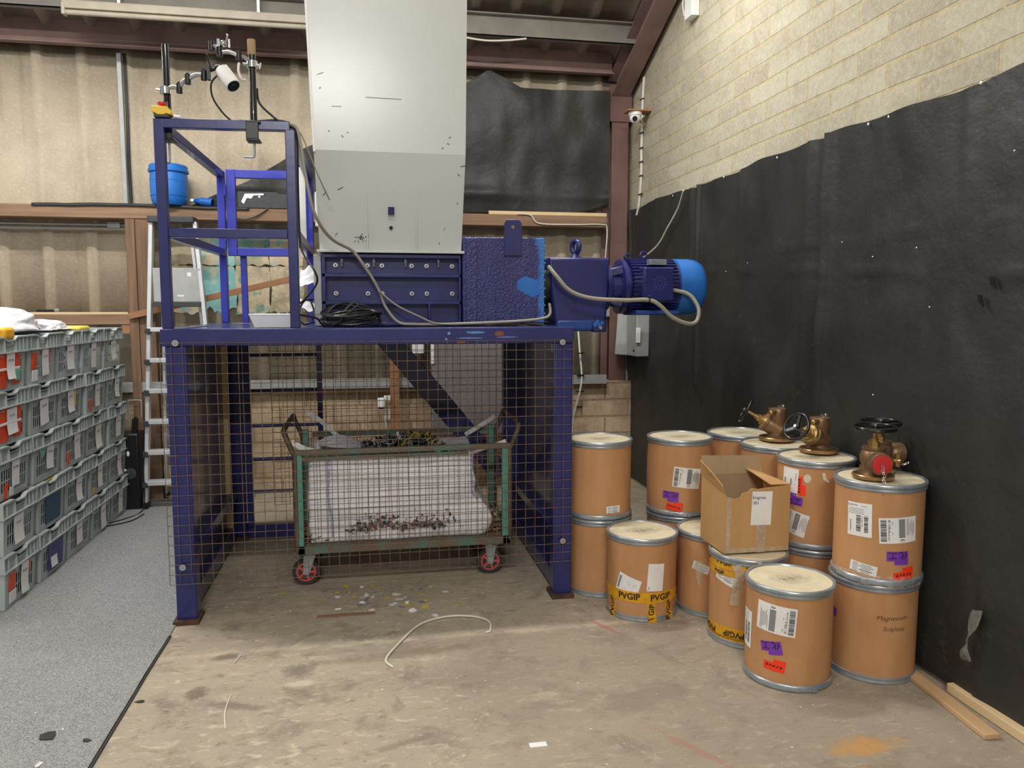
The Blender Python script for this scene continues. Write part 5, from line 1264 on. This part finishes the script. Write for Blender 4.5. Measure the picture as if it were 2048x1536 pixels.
# tub, plastic
tb_ = thing('plastic_tub', 'small white plastic tub on the table inside the cage', 'tub', (-.52,4.35,ZT))
m = MB(); A = [(-.60,4.27),(-.42,4.27),(-.42,4.42),(-.60,4.42)]; Bq = [(-.625,4.25),(-.395,4.25),(-.395,4.44),(-.625,4.44)]
for i in range(4):
    a,b = A[i],A[(i+1)%4]; c,d_ = Bq[(i+1)%4],Bq[i]; m.quad((*a,ZT+.001),(*b,ZT+.001),(*c,ZT+.068),(*d_,ZT+.068))
m.quad(*[(*a,ZT+.001) for a in A]); m.build('body', M['white'], tb_, solid=.003, smooth=False)
m = MB(); m.tube([(*p,ZT+.068) for p in Bq], .0045, 6, True); m.build('rim', M['white'], tb_)
tag(MB().grid(lambda u,v: (-.395+.14*u, 4.62+.1*v, 1.74+.04*u+.10*v+.02*noise.noise(Vector((u*4,v*4,1)))),12,10).build('plastic_sheet', M['bagwhite'], angle=180), 'upper scrap of white plastic sheeting beside the chamber', 'plastic')
tag(MB().grid(lambda u,v: (-.40+.14*u, 4.62+.08*v, 1.62-.05*u+.05*v+.02*noise.noise(Vector((u*4,v*4,6)))),12,10).build('plastic_sheet', M['bagwhite'], angle=180), 'lower scrap of white plastic sheeting beside the chamber', 'plastic')
tag(MB().box((-.335,5.2,2.14),(-.275,5.24,2.36)).build('white_switch_box', M['white'], bevel=.004), 'narrow white box at the left edge of the hopper', 'box')
m = MB(); m.ribbon([(-.968,5.40,1.36),(-.968,5.40,.9),(-.968,5.395,.45),(-.962,5.385,.02)], .04, .012, (1,0,0)); o = m.build('wooden_strip', M['timbersaw'])
tag(o, 'long thin wooden strip leaning by the rear left leg under the table', 'strip')
# ---------------------------------------------------------------- trolley with bulk bag behind the mesh
TX0, TX1, TY0, TY1, TZ = -.435, .812, 4.46, 5.04, .245
tr = thing('platform_trolley', 'green and brown steel trolley with mesh sides under the machine', 'trolley', (.19,4.75,0))
m = MB(); m.box((TX0,TY0,.198),(TX1,TY0+.045,TZ)); m.box((TX0,TY1-.045,.198),(TX1,TY1,TZ)); m.box((TX0,TY0,.198),(TX0+.045,TY1,TZ)); m.box((TX1-.045,TY0,.198),(TX1,TY1,TZ)); m.build('deck_frame', M['greenworn'], tr, .002)
MB().box((TX0+.03,TY0+.03,.215),(TX1-.03,TY1-.03,.24)).build('deck_board', M['board'], tr)
for x,nm in ((TX0+.02,'corner_post'),(TX1-.03,'corner_post')):
    MB().box((x-.018,TY0+.004,TZ),(x+.020,TY0+.04,.80)).build(nm, M['green'], tr, .002)
    MB().box((x-.018,TY1-.04,TZ),(x+.018,TY1-.004,.84)).build(nm, M['green'], tr, .002)
MB().bar((TX0+.01,TY0+.02,.79),(TX1,TY0+.02,.795),.035,.03).build('top_rail', M['greenworn'], tr, .002)
MB().bar((TX0+.01,TY0+.02,.755),(TX1-.25,TY0+.018,.762),.02,.018).build('lower_rail', M['greenworn'], tr, .002)
MB().bar((TX0+.06,TY1-.02,.805),(TX1-.02,TY1-.02,.815),.03,.03).build('top_rail', M['greenworn'], tr, .002)
for s,x in ((-1,TX0),(1,TX1)):
    hz = 1.0 if s < 0 else .985
    m = MB(); m.tube([(x,TY0+.012,.22),(x,TY0+.012,.775),(x+s*.012,TY0+.012,.80),(x+s*.05,TY0+.012,.895),(x+s*.056,TY0+.016,.92),(x+s*.052,TY0+.05,.935),(x+s*.052,TY1-.05,.935),(x+s*.054,TY1-.018,.93),(x+s*.05,TY1-.012,.91),(x+s*.010,TY1-.012,.82),(x,TY1-.012,.79),(x,TY1-.012,.22)], .0155, 10)
    m.build('handle', M['browntube'] if s < 0 else M['browntube'], tr)
mesh_guard(TX0+.035,TX1-.03,TZ+.005,.75,TY0+.03,.0335,.0335,.0015,'front_mesh', M['rustwire'], tr, .006)
mesh_guard(TX0+.035,TX1-.03,TZ+.005,.78,TY1-.03,.0335,.0335,.0015,'rear_mesh', M['rustwire'], tr, .004)
for sx,x in ((-1,-.37),(1,.70)):
    for y,ang in ((TY0+.07,.35 if sx<0 else -.1),(TY1-.09,.2)):
        c = thing('caster', None, None, (x-tr.location.x,y-tr.location.y,0)); c.parent = tr
        m = MB(); m.box((x-.05,y-.04,.185),(x+.05,y+.04,.198)); m.cyl((x,y,.17),(x,y,.186),.03,16); m.build('caster_plate', M['zinc'], c, .002)
        dx = -.022 if sx < 0 else -.004
        m = MB()
        for s in (-1,1): m.hexa([(x+dx-.016,y+s*.026-.002,.062),(x+dx+.016,y+s*.026-.002,.062),(x+dx+.016,y+s*.026+.002,.062),(x+dx-.016,y+s*.026+.002,.062),(x-.034,y+s*.026-.002,.178),(x+.034,y+s*.026-.002,.178),(x+.034,y+s*.026+.002,.178),(x-.034,y+s*.026+.002,.178)])
        m.cyl((x+dx,y-.032,.078),(x+dx,y+.032,.078),.008,10); m.build('fork', M['zinc'], c)
        m = MB(); m.lathe([(.056,-.020),(.074,-.021),(.0785,-.012),(.0785,.012),(.074,.021),(.056,.020)], (x+dx,y,.0785), (0,1,0), 36); m.build('tyre', M['rubber'], c)
        m = MB(); m.lathe([(.02,-.022),(.03,-.012),(.044,-.012),(.048,-.022),(.0565,-.021),(.0565,.021),(.02,.022)], (x+dx,y,.0785), (0,1,0), 30)
        for k in range(5):
            a = 2*PI*k/5; m.bar((x+dx+.015*math.cos(a),y-.016,.0785+.015*math.sin(a)),(x+dx+.05*math.cos(a),y-.016,.0785+.05*math.sin(a)),.012,.012,(0,1,0))
        m.build('wheel_hub', M['redplastic'], c)
# bulk bag: sack open at the top, bulging over the deck
bg = thing('bulk_bag', 'white woven bulk bag of shreddings standing on the trolley', 'bag', (.15,4.75,.25))
def bagside(x, z):
    return 1
m = MB(); nx, nz = 40, 26; BXa, BXb, BYa, BYb, BZ0, BZ1 = -.36, .60, TY0+.055, TY1-.06, .248, .775
def bagpt(t, v):
    # t around the rectangle 0..4, v height 0..1
    k = int(t) % 4; u = t-int(t); bulge = .03*math.sin(PI*v)
    x0, x1, y0, y1 = BXa-.01*math.sin(PI*v), BXb+.10*max(0,math.sin(PI*min(1,(v+.12)/.62)))*(1 if v < .5 else 0)+.0, BYa, BYb
    P = [(x0,y0),(x1,y0),(x1,y1),(x0,y1)]; a, b = P[k], P[(k+1)%4]; x, y = a[0]+(b[0]-a[0])*u, a[1]+(b[1]-a[1])*u
    nrm = [(0,-1),(1,0),(0,1),(-1,0)][k]; w = math.sin(PI*u)**.5
    d = (.018*w*math.sin(PI*v)+ .016*noise.noise(Vector((x*4,y*4,v*4))) + .006*noise.noise(Vector((x*14,y*14,v*12))) + .008*math.sin(v*22+x*5)*noise.noise(Vector((x*3,v*2,7))))
    if k == 0: d = min(d, .02)
    z = BZ0+(BZ1-BZ0)*v+ (.04*abs(math.sin(PI*u))*-.7 if v > .9 else 0)*(v-.9)/.1 + .02*noise.noise(Vector((x*3,y*3,2)))*(v if v > .7 else 0)
    return (x+nrm[0]*d, y+nrm[1]*d, z)
N = 160; R_ = []
for j in range(nz+1):
    R_.append([m.bm.verts.new(bagpt(4*i/N, j/nz)) for i in range(N)])
for j in range(nz):
    for i in range(N): m.bm.faces.new((R_[j][i],R_[j][(i+1)%N],R_[j+1][(i+1)%N],R_[j+1][i]))
m.bm.faces.new(list(reversed(R_[0])))
m.build('body', M['fabric'], bg, angle=180)
for u in (.12,.985):
    m = MB(); P = []
    for j in range(22):
        v = .06+.92*j/21 if u < .5 else .42+.56*j/21; p = bagpt(u, v); P.append((p[0],p[1]-.006,p[2]))
    m.ribbon(P, .014, .002, (1,0,0)); m.build('blue_seam', M['bluestitch'], bg)
corner = [((-.20,TY1-.10,.79),[(-.405,TY1-.03,.955),(-.30,TY1-.06,.885)],.03),((-.24,TY0+.08,.775),[(-.455,TY0+.02,.855),(-.36,TY0+.05,.80)],.03),((.60,TY1-.1,.79),[(.80,TY1-.06,.90),(.70,TY1-.09,.845)],.028),((.60,TY0+.09,.745),[(.79,TY0+.03,.822),(.70,TY0+.06,.785)],.02)]
for c0,(c1,cm_),w in corner:
    m = MB(); m.ribbon(smooth_path([c0,cm_,c1],5), w, .003, (0,0,1)); m.build('lifting_strap', M['strap'], bg)
m = MB(); m.grid(lambda u,v: (-.33+.34*u, TY1-.10-.25*(1-v)*(.4+.6*u), .76+.055*v*math.sin(PI*min(1,u*1.1+.12))+.012*noise.noise(Vector((u*5,v*5,3)))), 16, 10); m.build('bag_lip', M['fabric'], bg, angle=180)
m = MB(); m.grid(lambda u,v: (.36+.24*u, TY0+.08+.3*v, .765-.01*u+.03*v+.01*noise.noise(Vector((u*5,v*5,9)))), 12, 10); m.build('bag_lip', M['fabric'], bg, angle=180)
def shreds(name, n, fpos, label, sizes=(.012,.045), mats=range(8), seed=1, flat=.4):
    m = MB(); r2 = random.Random(seed); ms = [M['shred'][i] for i in mats]; idx = []
    for _ in range(n):
        p = Vector(fpos(r2)); L, w = r2.uniform(*sizes), r2.uniform(.004,.016)
        q = Euler((r2.gauss(0,flat),r2.gauss(0,flat),r2.uniform(0,6.3))).to_matrix()
        P = [q @ Vector((a*L/2, b*w/2+.006*noise.noise(p*50), c*.0012+.010*L*10*(a*a-.5)*.3)) + p for c in (-1,1) for a,b in ((-1,-1),(1,-1),(1,1),(-1,1))]
        m.hexa(P); idx.append(r2.randrange(len(ms)))
    o = m.build(name, ms, smooth=False)
    for i, f in enumerate(o.data.polygons): f.material_index = idx[i//6]
    return tag(o, label, 'waste', None, 'stuff')
def heap(r2):
    a, b = r2.random(), r2.random(); x = -.06+.50*a; y = TY0+.10+.40*b
    return (x, y, .765+.075*math.sin(PI*a)**.7*math.sin(PI*min(1,b+.25))+r2.uniform(-.015,.012))
MB_ = shreds('shredded_heap', 900, heap, 'heap of dark shredded strips filling the top of the bulk bag', (.015,.06), (0,0,1,0,2,1), 2, .6)
shreds('shredded_heap', 260, lambda r2: (lambda a,b: (.16+.24*a, TY0+.09+.35*b, .785+.075*math.sin(PI*a)*math.sin(PI*min(1,b+.3))+r2.uniform(-.01,.012)))(r2.random(), r2.random()), 'yellow and olive shreddings on the right of the bag heap', (.015,.06), (3,4,4,3,0), 3, .6)
shreds('scrap_litter', 300, lambda r2: (lambda a: (-.16+.70*a, TY0+.034+r2.uniform(0,.016), .275+.05*noise.noise(Vector((a*5,2,0)))+.02+abs(r2.gauss(0,.045))+.09*a*(1-a)))(r2.betavariate(1.6,1.6)), 'dark litter caught between the trolley mesh and the foot of the bag', (.012,.04), (0,1,2,0,5,6,7,1), 5, .9)
shreds('scrap_litter', 420, lambda r2: (lambda a: (.42+.37*a, TY0+.06+.35*r2.random(), .25+.10*a**1.5*r2.random()+.01))(r2.random()), 'brown litter heaped at the right end of the trolley deck', (.02,.07), (5,5,4,5,2), 6, .7)
shreds('scrap_litter', 160, lambda r2: (lambda a: (-.41+.16*a, TY0+.05+.2*r2.random(), .25+.08*(1-a)*r2.random()))(r2.random()), 'brown litter in the left corner of the trolley deck', (.02,.06), (5,5,4), 7, .7)

# ---------------------------------------------------------------- scraps on the floor
r2 = random.Random(12)
def scrap(x, y, mat, s, z=.0):
    m = MB(); n_ = 7; L = [s*r2.uniform(.5,1.1) for _ in range(n_)]; sx = r2.uniform(.5,1.)
    top_, bot_ = [], []; ro = r2.uniform(0,6.3)
    for k in range(n_):
        a = 2*PI*k/n_; u, v = L[k]*math.cos(a), L[k]*sx*math.sin(a); h = .001+.35*s*abs(noise.noise(Vector((u*40+x*9,v*40,y*7))))
        px, py = x+u*math.cos(ro)-v*math.sin(ro), y+u*math.sin(ro)+v*math.cos(ro)
        top_.append(m.bm.verts.new((px,py,z+h+.001))); bot_.append(m.bm.verts.new((px,py,z+h*.6)))
    m.skin([bot_, top_]); return m.build('paper_scrap', M['shred'][mat] if isinstance(mat,int) else M[mat], smooth=False)
for _ in range(46):
    x, y = r2.gauss(.05,.22), r2.gauss(4.22,.16)
    if y < 3.85 or y > 4.7: y = r2.uniform(3.95,4.5)
    mt = r2.choice((2,2,2,2,3,3,1,'paper'))
    tag(scrap(x,y,mt,r2.uniform(.010,.028)), 'small torn scrap lying on the shaded concrete below the trolley', 'scrap', 'scraps below the trolley')
for _ in range(12): tag(scrap(r2.uniform(-.8,-.3),r2.uniform(4.1,5.2),2,r2.uniform(.006,.012)), 'tiny pale flake on the concrete left of the trolley wheel', 'scrap', 'flakes left of the trolley')
for _ in range(44): tag(scrap(r2.uniform(.0,2.2),r2.uniform(2.2,3.6),2,r2.uniform(.003,.008)), 'tiny pale crumb on the bare concrete in front of the drums', 'scrap', 'crumbs in front of the drums')
for _ in range(22): tag(scrap(r2.uniform(-1.75,-1.05),r2.uniform(2.6,5.2),2,r2.uniform(.004,.009),.008), 'tiny pale fleck on the grey carpet', 'scrap', 'flecks on the carpet')
for x,y,s in ((-1.18,2.83,.022),(-1.33,2.78,.02)): tag(scrap(x,y,2,s,.008), 'white scrap on the near edge of the grey carpet', 'scrap', 'white scraps on the near carpet')
o = MB().box((.555,2.635,.0),(.62,2.665,.001)).build('paper_slip', M['paper']); tag(o, 'small white rectangular slip lying on the concrete nearest the camera', 'paper')
o = scrap(-1.22,3.02,'rubber',.035,.008); tag(o, 'dark crumpled rag scrap on the carpet, the one nearer the crates', 'scrap')
o = scrap(-1.07,2.97,'rubber',.022,.008); tag(o, 'smaller dark scrap on the carpet near its frayed edge', 'scrap')
o = scrap(-.96,3.25,'rubber',.022,.0); tag(o, 'dark shred poking out from the frayed carpet edge onto the concrete', 'scrap')
o = MB().bar((-.30,4.01,.004),(.0,4.01,.004),.03,.007).build('wood_sliver', M['timber']); tag(o, 'flat brown sliver of wood on the floor before the trolley wheel', 'wood')
m = MB(); m.tube(smooth_path([(.075,3.36,.006),(.045,3.44,.006),(.10,3.58,.008),(.22,3.80,.008),(.36,3.88,.008),(.50,3.86,.008),(.575,3.78,.008),(.565,3.67,.006),(.54,3.655,.006)],8), .0055, 7)
tag(m.build('white_cable', M['cablewhite']), 'white cable offcut curved like a hook on the concrete', 'cable')
m = MB(); m.tube(smooth_path([(-.62,3.62,.004),(-.635,3.54,.004)],6), .003, 6); tag(m.build('white_thread', M['cablewhite']), 'short white thread at the chipped floor patch', 'thread')
m = MB(); m.tube(smooth_path([(-.60,3.24,.003),(-.60,3.10,.003),(-.575,2.97,.003)],6), .003, 6); tag(m.build('white_thread', M['cablewhite']), 'longer white thread lying on the front concrete', 'thread')

# ---------------------------------------------------------------- wall fittings
dl = thing('batten_light', 'cream unlit batten light fixed below the roof purlin', 'light', (-1.3,6.44,3.82))
MB().box((-2.19,6.41,3.815),(-.35,6.47,3.875)).build('housing', M['lampdead'], dl, .004)
MB().cyl((-2.17,6.43,3.79),(-.37,6.43,3.79),.019,14).build('tube', M['lampdead'], dl)
for x in (-2.18,-.36): MB().box((x-.012,6.405,3.77),(x+.012,6.47,3.85)).build('end_cap', M['lampdead'], dl, .003)
for x in (-1.8,-.8): MB().box((x-.01,6.43,3.87),(x+.01,6.52,4.02)).build('bracket', M['steel'], dl)
m = MB(); m.tube(smooth_path([(.7,6.5,3.83),(.95,6.5,3.80),(1.15,6.5,3.81),(1.32,6.5,3.835)],8), .008, 8); tag(m.build('white_cable', M['cablewhite']), 'white cable sagging below the roof purlin right of the hopper', 'cable')
# dome camera on its bracket
dc = thing('dome_camera', 'white dome camera under a rusty bracket on the block wall beside the maroon post', 'camera', (2.32,6.53,3.24))
m = MB(); m.box((2.20,6.46,3.29),(2.405,6.60,3.302)); m.bar((2.40,6.58,3.20),(2.24,6.58,3.29),.012,.012); m.build('bracket', M['timberorange'], dc, .002)
m = MB(); m.lathe([(.058,0),(.06,-.006),(.055,-.028),(.045,-.03)],(2.285,6.53,3.29),(0,0,1),28); m.build('collar', M['white'], dc)
m = MB(); m.sphere((2.285,6.53,3.245),.048,22); m.build('dome', M['white'], dc)
d = Vector((-.35,-.9,-.35)).normalized(); MB().lathe([(.022,.042),(.022,.050),(.016,.052),(.0,.048)],(2.285,6.53,3.245),d,20).build('lens', M['black'], dc)
wc = thing('wiring_run', 'pair of cable tied white cables running down the block wall beside the maroon post', 'cable', (2.39,6.7,3))
for k,dy in enumerate((0,.022)):
    m = MB(); m.tube(smooth_path([(2.398,6.62+dy,3.62),(2.398,6.65+dy,3.4),(2.398,6.66+dy,3.0),(2.398,6.655+dy,2.8),(2.398,6.70+dy,2.55),(2.40,6.76+dy,2.45)],5), .008, 8); m.build('cable', M['cablewhite'], wc)
for z in (3.44,3.15,3.02,2.9,2.78,2.62):
    m = MB(); m.box((2.385,6.63,z-.004),(2.402,6.70,z+.004)); m.build('cable_tie', M['black'], wc)
jb = thing('junction_box', 'white junction box high on the block wall with cables', 'box', (2.38,5.58,3.83))
MB().box((2.345,5.51,3.74),(2.408,5.64,3.90)).build('case', M['white'], jb, .004)
m = MB()
for dy in (0,.03,.06): m.tube(smooth_path([(2.37,5.53+dy,3.90),(2.38,5.52+dy,4.0),(2.40,5.5+dy,4.2)],5), .006, 6)
m.tube(smooth_path([(2.35,5.60,3.98),(2.34,5.66,3.88),(2.35,5.65,3.78)],6), .006, 6); m.build('cable', M['cablewhite'], jb)
ct = thing('control_box', 'pair of silver grey switchgear boxes on the wall below the motor', 'box', (2.3,6.6,1.36))
def tiltbox(y0,y1,x0,x1,z0,z1,nm,mat): return MB().box((x0,y0,z0),(x1,y1,z1)).build(nm, mat, ct, .006)
m = MB(); m.hexa([(2.19,6.72,1.19),(2.33,6.66,1.18),(2.40,6.86,1.18),(2.26,6.90,1.19),(2.22,6.72,1.62),(2.36,6.66,1.62),(2.42,6.86,1.62),(2.27,6.90,1.62)]); m.build('tilted_cover', M['silver'], ct, .006)
m = MB(); m.box((2.27,6.36,1.19),(2.385,6.62,1.62)); m.build('case', M['silver'], ct, .006)
MB().box((2.262,6.34,1.31),(2.30,6.362,1.44)).build('white_plate', M['white'], ct, .003); MB().cyl((2.268,6.42,1.24),(2.262,6.42,1.24),.010,10).build('knob', M['black'], ct)
tag(MB().cyl((2.385,6.93,0),(2.385,6.93,1.25),.016,12).build('grey_conduit', M['conduit']), 'grey vertical conduit rising behind the drums beside the maroon post', 'conduit')
tag(MB().box((2.15,6.90,1.53),(2.20,6.93,1.66)).build('small_socket', M['silver'], bevel=.004), 'small silver box on the maroon post below the gearbox', 'box')
m = MB(); m.tube(smooth_path([(2.33,5.55,2.49),(2.36,5.72,2.38),(2.35,5.9,2.25),(2.34,6.1,2.12),(2.30,6.4,2.02)],8), .007, 8); tag(m.build('white_cable', M['cablewhite']), 'white cable dropping across the black sheet to behind the motor', 'cable')
m = MB(); m.tube(smooth_path([(1.30,6.79,2.44),(1.42,6.79,2.43),(1.50,6.79,2.36),(1.8,6.79,2.355),(2.08,6.79,2.36),(2.13,6.80,2.32),(2.12,6.80,2.1),(2.12,6.85,1.9)],8), .006, 7); tag(m.build('white_cable', M['cablewhite']), 'white cable clipped along the timber beam right of the hopper', 'cable')
m = MB(); m.tube(smooth_path([(1.91,6.99,1.52),(1.90,6.85,1.2),(1.90,6.78,.99),(1.88,6.77,.85),(1.84,6.84,.6),(1.83,6.84,.4)],8), .009, 8); mc2 = m.build('white_cable', M['cablewhite']); tag(mc2, 'white cable with black ties down the brickwork right of the machine', 'cable')
for z in (1.2,1.0,.85,.7): MB().box((1.85+.02*(z-.7),6.765 if z > .8 else 6.83,z-.005),(1.92,6.79 if z > .8 else 6.85,z+.005)).build('cable_tie', M['black'], mc2)
gc = thing('grey_cabinet', 'flat grey cabinet on the back wall seen through the mesh', 'cabinet', (.88,6.7,.55))
MB().box((.52,6.52,.52),(1.30,6.80,1.42)).build('case', M['greypanel'], gc, .006)
MB().box((.50,6.51,1.14),(.53,6.53,1.36)).build('white_edge', M['white'], gc, .002)
MB().box((.36,6.70,1.22),(.46,6.80,1.36)).build('white_card', M['white'], gc, .002)
wcam = thing('wall_camera', 'small white camera with hanging cable on the stud behind the bag', 'camera', (.10,6.74,.80))
MB().lathe([(.03,0),(.034,.004),(.034,.075),(.030,.08)],(.085,6.72,.755),(0,0,1),20).build('housing', M['white'], wcam)
MB().lathe([(.028,0),(.026,-.012),(.01,-.016)],(.085,6.72,.755),(0,0,1),18).build('lens', M['black'], wcam)
MB().box((.11,6.74,.80),(.165,6.77,.85)).build('arm', M['white'], wcam, .003); MB().box((.12,6.755,.64),(.163,6.775,.73)).build('cable_box', M['white'], wcam, .003)
m = MB(); m.tube(smooth_path([(.11,6.74,.75),(.12,6.74,.62),(.15,6.74,.48),(.16,6.74,.3)],6), .006, 6); m.build('lead', M['cablewhite'], wcam)
